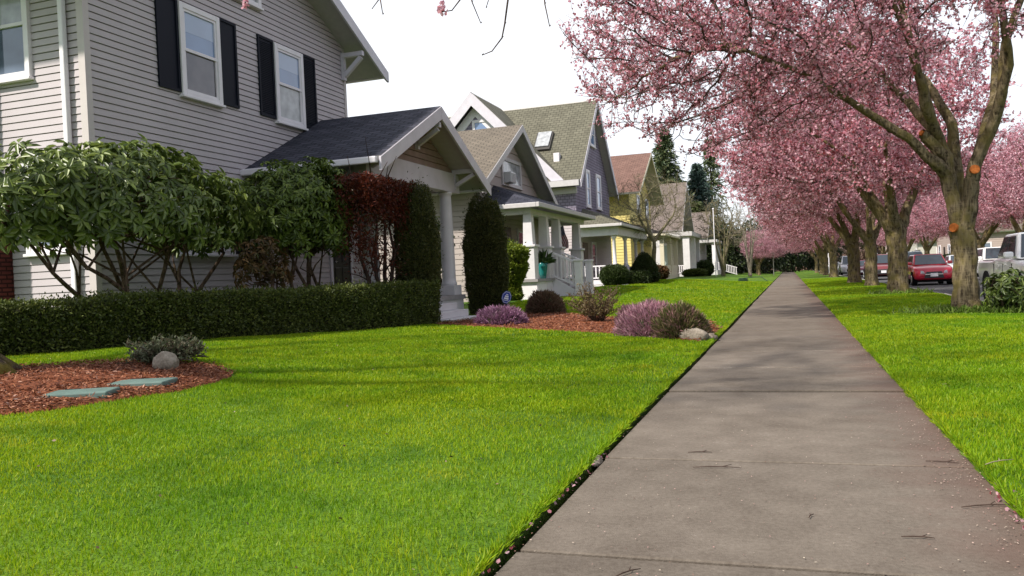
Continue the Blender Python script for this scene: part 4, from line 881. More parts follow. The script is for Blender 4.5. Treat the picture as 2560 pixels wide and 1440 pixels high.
M_bark = barkmat('cherry_bark', (.042,.03,.018), (.225,.178,.108), moss=(.175,.14,.05))
M_branch = barkmat('cherry_branch', (.055,.036,.03), (.16,.11,.09))
M_bloss = leafmat('blossom', [(.26,.06,.065),(.50,.16,.19),(.66,.30,.38),(.78,.42,.51),(.86,.56,.64),(.56,.22,.26),(.90,.68,.75)], .58, rough=.6, spec=.15)
M_bloss2 = leafmat('pale_blossom', [(.28,.08,.09),(.58,.26,.33),(.76,.44,.53),(.88,.62,.70),(.50,.20,.24)], .5, rough=.6, spec=.15)
def nodes_base(N): return float(N[0][2])
def cherry(root, N, Pr, r, thick, ntw, nb, bl, mbl, seedmask=None, sides=(12, 6, 4), rough=.0, twr=.0055, tlen=(.2,.55), name_t='trunk', blsz=None):
    """trunk + limbs as skinned tubes, twigs, blossom; parts are world-space meshes under root"""
    mb = MB(); mbt = MB()
    for c in chains(N, Pr, r):
        rr = np.array([r[i] for i in c]); rr[0] = min(rr[0], rr[1]*1.25) if len(c) > 1 and c[0] != 0 else rr[0]
        pts = [N[i].copy() for i in c]; big = rr.max() > thick
        tgt = mbt if big else mb; k = sides[0] if rr.max() > .09 else sides[1] if rr.max() > .03 else sides[2]
        if rr.max() > .12:   # old wood: finer rings, fluted and buttressed
            t0 = np.arange(len(pts)); t1 = np.linspace(0, len(pts)-1, len(pts)*4); PP = np.array(pts); PP = np.column_stack([np.interp(t1, t0, PP[:, q]) for q in range(3)])
            R1 = np.interp(t1, t0, rr); k = 30; b0 = len(tgt.v); tgt.tube(list(PP), list(R1), k, cap=False); ph = c[1]*.7
            for q in range(len(PP)):
                z = PP[q][2]-nodes_base(N)
                for s_ in range(k):
                    th = 2*math.pi*s_/k; f = .055*math.sin(5*th+ph+1.3*math.sin(z*1.1+ph))+.04*math.sin(9*th+2*math.sin(z*1.9)+ph)+.028*math.sin(15*th+z*5+ph)+.02*math.sin(z*17+3*th)
                    if z < .55: f += .22*(1-z/.55)**2*max(0, math.sin(4*th+ph*3))
                    v = np.array(tgt.v[b0+q*k+s_]); tgt.v[b0+q*k+s_] = tuple(PP[q]+(v-PP[q])*(1+f))
            continue
        b0 = len(tgt.v); tgt.tube(pts, list(rr), k, cap=False)
    if len(mbt.v):
        V = np.array(mbt.v)
        mbt.v = [tuple(p) for p in V]
        mbt.build(name_t, M_bark, root, smooth=True)
    if len(mb.v): mb.build('branches', M_branch, root, smooth=True)
    idx = np.nonzero(r < .03)[0]; idx = idx[idx > 0]
    if seedmask is not None: idx = idx[seedmask(N[idx])]
    i = np.repeat(idx, ntw); n = len(i); d0 = unit(N[i]-N[Pr[i]])
    d = unit(d0*.5+rdir(n)*.9+np.array([0, 0, .18])); A = N[i]-(N[i]-N[Pr[i]])*RNG.random((n, 1)); ln = RNG.uniform(*tlen, n)[:, None]
    Bm = A+d*ln*.5; Bt = Bm+unit(d+RNG.normal(0, .3, (n, 3))+[0,0,.1])*ln*.5
    twigs('twigs', np.vstack([A, Bm]), np.vstack([Bm, Bt]), np.r_[np.full(n, twr*1.2), np.full(n, twr*.9)], np.r_[np.full(n, twr*.9), np.full(n, twr*.5)], M_branch, root)
    q = n*nb; j = np.repeat(np.arange(n), nb); t = (np.floor(RNG.random((q, 1))*3)+.6+RNG.normal(0,.16,(q,1))+(j[:, None]*.37 % .5))/3.3; t = np.clip(t, .05, 1)   # flowers sit in clusters at the nodes
    C = np.where(t < .5, A[j]+(Bm[j]-A[j])*t*2, Bm[j]+(Bt[j]-Bm[j])*(t*2-1))+RNG.normal(0, .02, (q, 3))
    sz = RNG.uniform(.65, 1.35, q)*bl
    leaves('blossom', C, rdir(q), sz, sz*.85, mbl, root, shape='petal')
def path(nodes, par, pts, frm, sub=3):
    """append a hand-laid limb (list of xyz) starting from node index frm; returns last index"""
    last = frm; p0 = np.array(nodes[frm], float)
    for p in pts:
        p = np.array(p, float)
        for s_ in range(1, sub+1):
            q = p0+(p-p0)*s_/sub; nodes.append(q+ (RNG.normal(0, .012, 3) if s_ < sub else 0)); par.append(last); last = len(nodes)-1
        p0 = p
    return last

# --- nearest cherry on the right verge, limbs laid out by hand, twigs grown
def near_cherry():
    bx, by = 3.28, 18.05
    root = thing('cherry_tree', 'big mossy cherry tree nearest on the right, with round orange pruning cuts', 'tree', (bx, by, .04), 'pink cherry trees along the verge')
    nodes, par = [np.array([bx-.02, by, -.05])], [-1]
    t = path(nodes, par, [(bx-.0, by, .5), (bx+.02, by, 1.1), (bx-.04, by, 1.65)], 0)                # trunk, forks low
    la = path(nodes, par, [(3.12, 18.05, 2.2), (3.03, 18.1, 2.75), (3.03, 18.1, 3.1), (2.86, 18.15, 3.65), (2.72, 18.2, 4.3), (2.5, 18.2, 5.2), (2.38, 18.3, 6.2), (2.1, 18.5, 7.2)], t)
    nlow = t+6  # near (3.03,..,2.75)
    path(nodes, par, [(2.83, 17.9, 2.95), (2.3, 17.6, 3.48), (1.85, 17.4, 3.78), (1.2, 17.1, 4.25), (.4, 16.8, 4.8), (-.6, 16.6, 5.3)], nlow)
    l2 = t+11
    path(nodes, par, [(2.62, 17.6, 4.0), (2.52, 17.4, 4.5), (2.33, 17.1, 5.2), (1.9, 16.7, 6.2)], l2)
    path(nodes, par, [(2.5, 18.9, 4.4), (1.9, 19.6, 5.4), (1.2, 20.2, 6.4)], l2)
    rb = path(nodes, par, [(3.36, 18.0, 2.05), (3.42, 17.95, 2.6), (3.46, 17.9, 2.85), (3.72, 17.8, 3.45), (3.93, 17.7, 4.15), (4.02, 17.7, 5.1), (4.3, 17.6, 5.9), (4.6, 17.5, 7.0)], t)
    r2 = t + (la-t) + 0
    k = rb-12
    path(nodes, par, [(3.98, 17.3, 4.6), (3.85, 17.0, 5.4), (3.6, 16.6, 6.6)], rb-11)
    path(nodes, par, [(4.0, 18.6, 4.2), (4.2, 19.3, 5.3), (4.4, 20.0, 6.6)], rb-14)
    path(nodes, par, [(2.7, 18.0, 3.45), (2.58, 17.94, 3.585)], nlow+3)
    for (x, y, z) in ((3.22, 18.25, 2.3),): path(nodes, par, [(x, y, z), (3.25, 18.5, 3.0), (3.3, 19.0, 3.9), (2.9, 19.6, 5.0)], t)
    n0 = len(nodes)
    m = 9000; D = rdir(m)*RNG.random((m, 1))**.38; A = np.array([.7, 17.6, 6.3])+D*np.array([5.2, 4.8, 3.3])
    x = A[:, 0]; low = np.interp(x, [-5, -3.6, -2, 0, 1.5, 3, 5], [2.8, 2.9, 3.3, 3.95, 4.3, 4.6, 5.0])
    keep = (A[:, 2] > low+.25*np.sin(A[:, 1]*2)) & (A[:, 2] < 9.4) & ~((x > 2.9) & (RNG.random(m) < .75)); A = np.vstack([A[keep][:3600], np.array([-2.5, 17.3, 4.75])+rdir(220)*RNG.random((220, 1))**.4*np.array([1.5, 2.6, .95])])
    N, Pr = grow(nodes, par, A, step=.23, infl=1.7, kill=.30)
    N = smooth_nodes(N, Pr, n0)
    r, ch = radii(N, Pr, tip=.0075, e=2.3)
    # hand-set thick limbs
    H_ = {0: .33}
    d = np.linspace(0, 1, 10)
    for i in range(n0):
        z = N[i][2]; want = np.interp(z, [0, .25, .8, 1.6, 2.2, 3, 4.2, 5.5, 7.2], [.30, .245, .21, .20, .14, .115, .09, .062, .035]); r[i] = max(want if i <= la or n0 else 0, min(r[i], want*1.15))
    lowr = [q for q in range(n0) if N[q][0] < 2.75 and N[q][2] < 5.4 and N[q][1] < 18.0 and q > la]
    for q in lowr: r[q] = min(r[q], np.interp(N[q][0], [-.6, 1, 2.8], [.03, .06, .095]))
    cherry(root, N, Pr, r, .06, 4, 7, .05, M_bloss, seedmask=lambda P: lump(P, 1.5, 5)+RNG.normal(0, .2, len(P)) > np.where((P[:, 0] < -1) & (P[:, 2] < 4.9), .05, -.36), sides=(14, 7, 4))
    for (x, y, z, rr, dx) in ((3.05, 17.905, 1.70, .085, (-.75,-.65,.1)), (3.45, 17.765, 2.79, .085, (.05,-.99,.1)), (2.56, 17.93, 3.60, .05, (-.75,-.5,.35))):
        mb = MB(); n_ = np.array(dx)/np.linalg.norm(dx); p = np.array([x, y, z]); mb.tube([p-n_*.12, p-n_*.01, p], [rr*1.05, rr*1.05, rr], 14)
        mb.build('pruning_cut', mat('cut_wood', (.42,.125,.03), .8, .15, noise=.35, nscale=22), root)
    return root
near_cherry()

# --- trees of the row: two grown kinds, then copies
def row_cherry(name, label, seed, mbl, base, wide=1.0, group='pink cherry trees along the verge', att=2300, cx=-1.3, hgt=1.0, low=2.85, nb=7, tr=.30):
    global RNG
    keep_rng = RNG; RNG = np.random.default_rng(seed)
    root = thing(name, label, 'tree', (0, 0, 0), group)
    nodes, par = [np.array([0, 0, -.05])], [-1]
    t = path(nodes, par, [(0, 0, .7), (.02, .02, 1.5), (0, 0, 2.0)], 0)
    for a, l in ((2.9, 1.0), (.4, .8), (4.4, .9), (1.6, .85), (3.6, 1.1)):
        dx, dy = math.cos(a+RNG.normal(0,.2))*l, math.sin(a+RNG.normal(0,.2))*l
        path(nodes, par, [(dx*.4, dy*.4, 2.5), (dx*.9, dy*.9, 3.3), (dx*1.5, dy*1.5, 4.2*hgt+.2)], t)
    n0 = len(nodes); m = 7000; D = rdir(m)*RNG.random((m, 1))**.36; A = np.array([cx, 0, 5.6*hgt])+D*np.array([4.7*wide, 4.6*wide, 3.5*hgt])
    rad = np.hypot((A[:, 0]-cx)/4.7/wide, A[:, 1]/4.6/wide); lz = low+.5*(1-rad**2)+.3*np.sin(A[:, 0]*2)*np.sin(A[:, 1]*2+1)
    A = A[A[:, 2] > lz][:att]
    N, Pr = grow(nodes, par, A, step=.3, infl=2.0, kill=.42); N = smooth_nodes(N, Pr, n0)
    r, ch = radii(N, Pr, tip=.008, e=2.3)
    for i in range(n0):
        want = np.interp(N[i][2], [0, .3, 1, 2, 2.5, 3.3, 4.5], [tr*1.25, tr*1.02, tr*.95, tr*1.0, tr*.5, tr*.4, tr*.24]); r[i] = want
    cherry(root, N, Pr, r, .07, 4, nb, .075, mbl, sides=(12, 6, 3), twr=.006, tlen=(.25,.7))
    root.location = base; RNG = keep_rng; return root
def copy_tree(src, loc, rz=0, sx=1.0, label=None, group=None, cat=None, scale=1.0):
    c = src.copy(); COL.objects.link(c); c.location = loc; c.rotation_euler = (0, 0, rz); c.scale = (scale*sx, scale, scale)
    if label: c['label'] = label
    if group: c['group'] = group
    for ch in list(src.children):
        k = ch.copy(); COL.objects.link(k); k.parent = c
        for g in ch.children: q = g.copy(); COL.objects.link(q); q.parent = k
    return c
TA = row_cherry('cherry_tree', 'stout ridged cherry tree standing left of the red hatchback, second in the right row', 101, M_bloss, (3.3, 28.9, .03), tr=.30)
TB = row_cherry('cherry_tree', 'cherry tree with a dark split trunk, third from the camera in the right row', 102, M_bloss2, (3.42, 39.2, .03), tr=.24)
copy_tree(TA, (3.2, 46.2, .03), .5, label='cherry tree leaning beside the maroon sedan, fourth in the right row')
copy_tree(TA, (3.4, 70.8, .03), -.3, label='pale trunked cherry tree left of the silver van, fifth in the right row')
copy_tree(TB, (3.3, 84, .03), .3, label='far cherry tree of the right row just beyond the silver van')
copy_tree(TA, (3.5, 98, .03), .8, label='far cherry tree of the right row near its end', scale=.9)
copy_tree(TB, (3.4, 114, .03), -.6, label='last cherry tree at the end of the right row', scale=.85)
copy_tree(TB, (-3.4, 104, .2), 2.6, label='small pink cherry tree at the far left edge of the pavement', scale=.62, group='far cherry trees')
copy_tree(TA, (-4.2, 122, .2), 1.6, label='pink cherry tree closing the far left end of the pavement', scale=.7, group='far cherry trees')
FAR = 'cherry trees across the road'
for i, (x, y, sc_, src, rz, lb) in enumerate(((13.2, 38, .85, TA, 2.8, 'cherry tree across the road behind the white pickup'), (13.0, 47, .95, TB, 3.3, 'cherry tree across the road right of the near trunk'),
        (13.3, 56, 1.0, TA, 3.0, 'cherry tree across the road straight behind the near trunk'), (13.0, 66, 1.0, TB, 2.4, 'cherry tree across the road above the red hatchback'), (13.2, 77, 1.0, TA, 3.6, 'cherry tree across the road behind the dark red wagon'),
        (13.0, 90, 1.0, TB, 3.0, 'cherry tree far across the road between the verge trunks'), (13.1, 106, 1.0, TA, 2.5, 'cherry tree far across the road behind the silver van'), (12.6, 125, 1.0, TB, 3.4, 'farthest cherry tree across the road'))):
    copy_tree(src, (x, y, .04), rz, label=lb, group=FAR, scale=sc_)

# --- cherry beside the camera on the left: only its root flare and hanging twigs are in view
def left_cherry():
    global RNG
    root = thing('cherry_tree', 'cherry tree at the far left edge, root flare in the mulch and twigs hanging overhead', 'tree', (-7.5, 5.75, .38), 'pink cherry trees along the verge')
    nodes, par = [np.array([-7.55, 5.65, .3])], [-1]
    t = path(nodes, par, [(-7.75, 5.5, .9), (-7.95, 5.3, 1.6), (-8.1, 5.1, 2.4)], 0)
    for p in (((-9.0,5.0,3.4),(-10,4.6,4.8)), ((-7.2,4.4,3.6),(-6.2,5.0,5.4)), ((-6.8,4.0,3.6),(-5.2,3.9,5.0),(-3.6,4.2,5.6)), ((-8.9,5.8,3.8),(-9.4,6.4,5.4))): path(nodes, par, p, t)
    n0 = len(nodes); m = 3000; A = np.array([-6.0, 5.0, 6.6])+rdir(m)*RNG.random((m, 1))**.4*np.array([5.2, 4.4, 2.6])
    A = A[A[:, 2] > 4.9][:900]; N, Pr = grow(nodes, par, A, step=.35, infl=2.2, kill=.5); r, ch = radii(N, Pr, .008, 2.3)
    for i in range(n0): r[i] = np.interp(N[i][2], [.3, .6, 1.2, 2.4, 3.4, 5.2], [.40, .28, .24, .22, .12, .05])
    cherry(root, N, Pr, r, .07, 2, 3, .075, M_bloss, sides=(14, 6, 3), tlen=(.25, .6))
    mb = MB()
    for a in (.35, -.5, 1.1, 2.0): mb.tube([(-7.6,5.62,.8), (-7.55+.28*math.cos(a), 5.66+.28*math.sin(a), .5), (-7.55+.62*math.cos(a), 5.66+.62*math.sin(a), .34)], [.17,.15,.06], 10)
    mb.build('root_flare', barkmat('mossy_root', (.04,.028,.02), (.12,.09,.06), moss=(.16,.13,.02)), root, smooth=True)
    return root, N
LC, LCN = left_cherry()
def at(px, py, Y):   # photo measurement turned into a point at its real distance up the street
    c = Vector(((px-1280)/_F, -(py-720)/_F, -1)); v = cam.matrix_world.to_3x3() @ c; return np.array([0, 0, 1.1])+np.array(v)*(Y/v.y)
for pts, Y, bl in (([(955,-60),(950,-5),(930,22)],6.2,0),([(950,-5),(957,36)],6.2,0),([(1190,-80),(1150,0),(1130,26),(1105,30)],6.0,1),([(1160,-90),(1180,5),(1202,58)],6.3,0),
                   ([(1285,-90),(1270,0),(1262,60),(1255,95),(1230,128),(1205,138)],5.6,0),([(1355,-80),(1362,10),(1374,66)],6.0,0),([(1240,-60),(1215,20)],6.6,0),([(560,-90),(590,-30),(612,8)],6.5,2)):
    mb = MB(); P = [at(a, b, Y) for a, b in pts]; h_ = LCN[(LCN[:, 2] > P[0][2]+.35)]; h_ = h_[np.linalg.norm(h_-P[0], axis=1).argmin()]   # each twig springs from the nearest branch
    if pts[0] != (950, -5): P = [h_, h_*.62+P[0]*.38+np.array([0, 0, .12]), h_*.25+P[0]*.75+np.array([0, 0, .10])]+P
    mb.tube(P, list(np.linspace(.012 if len(P) > 4 else .006, .0035, len(P))), 5)
    for p in P[-len(pts)+1:]: mb.tube([p, p+np.array([.012,.0,.012])], [.006,.003], 4)
    tw = mb.build('hanging_twig', M_branch, LC, smooth=True)
    if bl:
        n = 18; e = P[-1] if bl == 1 else P[-1]; C = e+RNG.normal(0, .018 if bl == 1 else .018, (n, 3))+(np.array([0,0,.03]) if bl == 1 else 0)
        leaves('blossom_cluster', C, rdir(n), .038, .034, M_bloss, tw, shape='petal')

# --- bare and evergreen trees -----------------------------------------------------
def bare_tree(name, label, loc, seed, height, spread, nst, m, group=None, att=500, base_r=.13, step=.3, up=.1, tw=.006):
    global RNG
    keep = RNG; RNG = np.random.default_rng(seed); root = thing(name, label, 'tree', loc, group); L0 = np.array(loc, float)
    nodes, par = [L0+[0,0,-.05]], [-1]
    t = path(nodes, par, [L0+[0,0,height*.06]], 0) if nst > 1 else path(nodes, par, [L0+[0,0,height*.2], L0+[.1,-.1,height*.38]], 0)
    for k in range(max(nst, 3)):
        a = 2*math.pi*k/max(nst,3)+RNG.normal(0,.3); s_ = spread*(.35 if nst > 1 else .45)
        path(nodes, par, [L0+[math.cos(a)*s_*.5, math.sin(a)*s_*.5, height*(.3 if nst > 1 else .5)], L0+[math.cos(a)*s_, math.sin(a)*s_, height*.62]], t)
    n0 = len(nodes); D = rdir(att*3)*RNG.random((att*3,1))**.4; A = L0+[0,0,height*.68]+D*np.array([spread, spread, height*.36]); A = A[A[:,2] > L0[2]+height*.3][:att]
    N, Pr = grow(nodes, par, A, step=step, infl=2.2, kill=step*1.4); r, ch = radii(N, Pr, tw, 2.2)
    for i in range(n0): r[i] = np.interp((N[i][2]-L0[2])/height, [0,.06,.3,.7], [base_r*1.2, base_r, base_r*(.45 if nst > 1 else .8), base_r*.2])
    mb = MB(); mt = MB()
    for c in chains(N, Pr, r):
        rr = [r[i] for i in c]; rr[0] = min(rr[0], rr[1]*1.3) if c[0] else rr[0]; mt.tube([N[i] for i in c], rr, 8 if max(rr) > .035 else 3, cap=False)
    mt.build('trunk', m, root, smooth=True)
    idx = np.nonzero(r < tw*4)[0]; idx = idx[idx > n0]; i = np.repeat(idx, 3); d = unit(unit(N[i]-N[Pr[i]])+rdir(len(i))*.7+[0,0,.15]); twigs('branches', N[i], N[i]+d*RNG.uniform(.2,.7,len(i))[:,None], tw*.9, tw*.5, m, root)
    RNG = keep; return root
M_bare = barkmat('lichen_bark', (.10,.08,.05), (.26,.225,.15), moss=(.19,.18,.08)); M_birch = barkmat('pale_bark', (.16,.13,.10), (.42,.37,.30))
bare_tree('bare_tree', 'gnarled bare tree with pale lichen bark in front of the yellow house', (-8.0, 51.5, .5), 61, 6.6, 3.0, 1, M_bare, 'bare trees', base_r=.18, att=800, tw=.0085, step=.25)
bare_tree('bare_tree', 'bare multi stemmed tree beside the thin pale pole', (-6.3, 85.5, .4), 62, 7.8, 2.6, 6, M_bare, 'bare trees', base_r=.20, att=900, tw=.016)
bare_tree('bare_tree', 'pale stemmed birch clump before the dark evergreens', (-3.9, 90, .3), 63, 7.5, 2.0, 5, M_birch, 'bare trees', base_r=.18, att=500, tw=.015)
bare_tree('bare_tree', 'bare treetop rising behind the porch roof of the taupe house, left', (-27, 38, 0), 64, 12.2, 1.6, 3, M_twig, 'bare trees', base_r=.16, att=420, tw=.010)
bare_tree('bare_tree', 'bare treetop rising behind the porch roof of the taupe house, right', (-26.5, 41.5, 0), 65, 12.4, 1.5, 3, M_twig, 'bare trees', base_r=.16, att=420, tw=.010)
def conifer(name, label, loc, h, r0, n, m, seed, group):
    global RNG
    keep = RNG; RNG = np.random.default_rng(seed); root = thing(name, label, 'tree', loc, group); L0 = np.array(loc, float)
    mb = MB(); mb.tube([L0, L0+[.05,0,h*.5], L0+[0,0,h*.97]], [h*.018, h*.011, .02], 8); mb.build('trunk', M_twig, root)
    nb = int(n/26); zt = RNG.random(nb)**.8; th = RNG.uniform(0, 6.28, nb); ln = r0*(1-zt)**.8*RNG.uniform(.55, 1.15, nb)+.3
    A = np.repeat(np.column_stack([np.zeros(nb), np.zeros(nb), h*.08+zt*h*.9]), 26, 0); t = RNG.random(nb*26)[:, None]
    D = np.repeat(np.column_stack([np.cos(th), np.sin(th), np.full(nb, -.18)]), 26, 0); P = L0+A+D*t*np.repeat(ln, 26)[:, None]; P[:, 2] -= (t[:, 0]**2)*np.repeat(ln, 26)*.15; P += RNG.normal(0, .12, P.shape)
    leaves('foliage', P, unit(D*.7+rdir(len(P))*.6-[0,0,.25]), RNG.uniform(.4,.8,len(P)), RNG.uniform(.12,.25,len(P)), m, root, shape='diamond'); RNG = keep; return root
M_fir = leafmat('fir_leaf', [(.03,.05,.022),(.055,.08,.035),(.09,.115,.05),(.13,.14,.055)], .15); M_firb = leafmat('blue_fir_leaf', [(.03,.05,.04),(.05,.085,.07),(.08,.12,.10)], .15)
G = 'evergreens behind the far houses'
conifer('fir_tree', 'tall ragged fir rising behind the yellow house roof', (-17.5, 128, 0), 23.5, 6.8, 15000, M_fir, 71, G)
conifer('fir_tree', 'bluish fir right of the tall ragged fir', (-13.2, 134, 0), 18.5, 5.5, 12000, M_firb, 72, G)
conifer('fir_tree', 'slim dark fir at the edge of the pink crowns', (-12.5, 150, 0), 25, 4.5, 7000, M_fir, 73, G)
conifer('fir_tree', 'small green fir low between the brown roof and the pink crowns', (-12, 118, 0), 11, 4.0, 6000, leafmat('light_fir', [(.05,.07,.02),(.09,.11,.035)], .2), 74, G)
M_ever = leafmat('evergreen_leaf', [(.008,.014,.006),(.016,.026,.009),(.028,.042,.012),(.04,.055,.016)], .1)
for i, (x, y, h, r0, lb) in enumerate(((-8.5,112,6.5,4.0,'broad dark evergreen behind the bare multi stemmed tree'),(-4.6,128,7.5,4.5,'broad dark evergreen behind the birch clump'),(-.2,148,9,3.4,'dark evergreen left of the far end of the pavement'),(4.5,156,9,4.0,'dark evergreen beyond the end of the right row'))):
    o = thing('evergreen_tree', lb, 'tree', (x, y, 0), 'dark evergreens at the far end'); P, D = crown_points(5200, (x, y, h*.52), (r0, r0, h*.52), 80+i, .6, .25)
    leaves('foliage', P, unit(D+rdir(len(P))*.6), .5, .28, M_ever, o, shape='diamond'); mb = MB(); mb.tube([(x,y,0),(x,y,h*.5),(x,y,h*.9)], [.25,.18,.04], 8); mb.build('trunk', M_twig, o)

# ------------------------------------------------------------------ parked vehicles, noses towards the camera
def paint(name, c): return mat(name, c, .28, .5, coat=.8)
M_glassd = mat('car_glass', (.03,.04,.05), .05, 1.0); M_lamp = mat('headlamp', (.55,.56,.58), .12, .8); M_plate = mat('licence_plate', (.75,.75,.78), .5); M_tail = mat('tail_lamp', (.25,.01,.01), .3, .5)
M_under = mat('underbody', (.012,.012,.013), .9, .1); M_alloy = mat('alloy', (.42,.42,.44), .3, .5, metal=.8)
def loft(secs, mname, m, parent, smooth=True):
    """secs: (y, half width, z bottom, z shoulder, z top)"""
    mb = MB(); k = 0; rows = []
    for y, hw, zb, zs, zt in secs:
        h = [(0,zb),(hw*.80,zb),(hw*.95,zb+.05),(hw,zb+(zs-zb)*.45),(hw*.985,zs-.02),(hw*.93,zs+.03),(hw*.80,zt-.015),(hw*.4,zt+.006),(0,zt+.012)]
        ring = [(x, y, z) for x, z in h] + [(-x, y, z) for x, z in h[-2:0:-1]]; rows.append(ring)
    n = len(rows[0])
    for r_ in rows: mb.v += r_
    for i in range(len(rows)-1):
        for j in range(n): mb.f.append((i*n+j, i*n+(j+1) % n, (i+1)*n+(j+1) % n, (i+1)*n+j)[::-1]); mb.u.append([(0,0)]*4); mb.m.append(0)
    for q in (tuple(range(n)), tuple(range((len(rows)-1)*n, len(rows)*n))[::-1]): mb.f.append(q); mb.u.append([(0,0)]*n); mb.m.append(0)
    return mb.build(mname, m, parent, smooth=smooth, bevel=.03, seg=2)
def facepane(c, u0, u1, v0, v1, off, th=.012):
    """c: 4 corners (bottom-left, bottom-right, top-right, top-left)"""
    c = [np.array(p, float) for p in c]; n = unit(np.cross(c[1]-c[0], c[3]-c[0]))
    b = lambda u, v: (c[0]*(1-u)+c[1]*u)*(1-v)+(c[3]*(1-u)+c[2]*u)*v + n*off
    return [b(u0,v0), b(u1,v0), b(u1,v1), b(u0,v1)], n*th
def wheel(root, x, y, r, w_, side):
    mb = MB(); mb.lathe((x, y, r), [(r*.62,-w_/2),(r*.93,-w_/2),(r,-w_/2+.03),(r,w_/2-.03),(r*.93,w_/2),(r*.62,w_/2)], 22, axis='x'); wh = mb.build('wheel', M_black, root, smooth=False)
    mb = MB(); xo = x+side*(w_/2-.004); mb.lathe((xo, y, r), [(r*.63,-.02),(r*.63,.015),(r*.55,.0)], 20, axis='x')
    for k in range(6):
        a = k*math.pi/3; mb.beam((xo+side*.012, y+.05*math.cos(a), r+.05*math.sin(a)), (xo+side*.012, y+r*.6*math.cos(a), r+r*.6*math.sin(a)), .06, .03, up=(1,0,0))
    mb.build('rim', M_alloy, wh)
def car(kind, label, loc, pm, name='parked_car', cat='car', group='cars parked along the kerb', roofrail=False, rz=0):
    t = thing(name, label, cat, (0,0,0), group)
    P = dict(hatch=dict(L=4.0, hw=.86, H=1.50, belt=.98, hood=.96, ws=(.95,1.65), rear=(3.35,3.85), r=.31, gb=.30),
             sedan=dict(L=4.6, hw=.88, H=1.45, belt=.92, hood=.90, ws=(1.25,2.0), rear=(3.1,3.95), r=.32, gb=.28),
             suv=dict(L=4.6, hw=.92, H=1.74, belt=1.10, hood=1.06, ws=(1.2,1.75), rear=(4.1,4.5), r=.36, gb=.36),
             van=dict(L=5.2, hw=.98, H=1.98, belt=1.15, hood=1.10, ws=(.75,1.55), rear=(4.9,5.1), r=.35, gb=.34),
             pickup=dict(L=5.35, hw=.93, H=1.80, belt=1.16, hood=1.12, ws=(1.42,1.95), rear=(3.25,3.5), r=.39, gb=.46))[kind]
    L, hw, Hh, bt, hd, r, gb = P['L'], P['hw'], P['H'], P['belt'], P['hood'], P['r'], P['gb']; w0, w1 = P['ws']; r1, r0 = P['rear']
    secs = [(0, hw*.74, gb+.06, hd*.56, hd*.62), (.04, hw*.88, gb, hd*.70, hd*.76), (.13, hw*.95, gb-.03, hd*.80, hd*.86), (.38, hw*.99, gb-.05, hd*.88, hd*.93), (w0-.05, hw, gb-.05, hd*.95, hd), (w0+.3, hw, gb-.05, bt-.05, bt), (L*.6, hw, gb-.05, bt-.02, bt+.02)]
    if kind == 'pickup': secs += [(3.5, hw, gb, bt-.03, bt+.01), (3.52, hw, gb, bt-.06, bt-.03), (L-.05, hw, gb+.05, bt-.06, bt-.03), (L, hw*.98, gb+.12, bt-.1, bt-.08)]
    elif kind == 'sedan': secs += [(r0, hw, gb, bt-.02, bt+.02), (L-.2, hw*.95, gb+.02, bt-.06, bt), (L, hw*.86, gb+.12, bt-.2, bt-.1)]
    else: secs += [(L-.3, hw*.98, gb, bt, bt+.03), (L-.06, hw*.93, gb+.04, bt-.02, bt+.02), (L, hw*.86, gb+.12, bt-.15, bt-.06)]
    body = loft(secs, 'body', pm, t)
    a, b = hw*.90, hw*.72
    g = [(-a,w0,bt-.02),(a,w0,bt-.02),(a,r0,bt),(-a,r0,bt),(-b,w1,Hh),(b,w1,Hh),(b,r1,Hh-.01),(-b,r1,Hh-.01)]
    mb = MB(); mb.poly(g, [(0,3,2,1),(4,5,6,7),(0,1,5,4),(1,2,6,5),(2,3,7,6),(3,0,4,7)]); mb.build('cabin', pm, t, bevel=.07, seg=3)
    def pane(nm, c, u0, u1, v0, v1, m=M_glassd, off=.004):
        lp, ex = facepane(c, u0, u1, v0, v1, off); mb = MB(); mb.prism(lp, ex); return mb.build(nm, m, t)
    pane('windscreen', (g[0],g[1],g[5],g[4]), .05, .95, .06, .92); pane('rear_window', (g[2],g[3],g[7],g[6]), .1, .9, .1, .88)
    m_ = .52 if kind in ('hatch','sedan','pickup') else .45
    for c in ((g[3],g[0],g[4],g[7]), (g[1],g[2],g[6],g[5])):
        fl = c[0] is g[3]
        for (x0, x1) in (((.06,m_-.02),(m_+.02,.90)) if fl else ((.10,1-m_-.02),(1-m_+.02,.94))): pane('side_window', c, x0, x1, .12, .88)
    for s_ in (-1, 1):
        for y in (L*.165+.05, L*.795): 
            wheel(t, s_*(hw-.095), y, r, .22, s_)
            mb = MB(); mb.lathe((s_*(hw-.06), y, r+.02), [(r*1.14,-.09),(r*1.14,.064)], 20, axis='x'); mb.build('wheel_arch', M_under, t)
        mb = MB(); mb.box(s_*hw*.93-.02, s_*hw*.93+s_*.2, w0+.22, w0+.34, bt+.02, bt+.17) if s_ > 0 else mb.box(s_*hw*.93+s_*.2, s_*hw*.93+.02, w0+.22, w0+.34, bt+.02, bt+.17); mb.build('mirror', pm, t, bevel=.04)
        x0, x1 = sorted((s_*hw*.46, s_*hw*.86))
        mb = MB(); mb.prism([((x0 if s_ > 0 else x1), -.01, hd*.60), ((x1 if s_ > 0 else x0)*1.03, .10, hd*.60), ((x1 if s_ > 0 else x0)*1.03, .17, hd*.79), ((x0 if s_ > 0 else x1)*1.15, .03, hd*.72)], (0,-.045,0)); mb.build('headlight', M_lamp, t, bevel=.012)
        for yy in (w0+.75, w0+1.75 if kind != 'pickup' else w0+1.6):
            x = s_*(hw-.004); mb = MB(); mb.box(min(x,x+s_*.02), max(x,x+s_*.02), yy, yy+.16, bt-.16, bt-.12); mb.build('door_handle', pm, t)
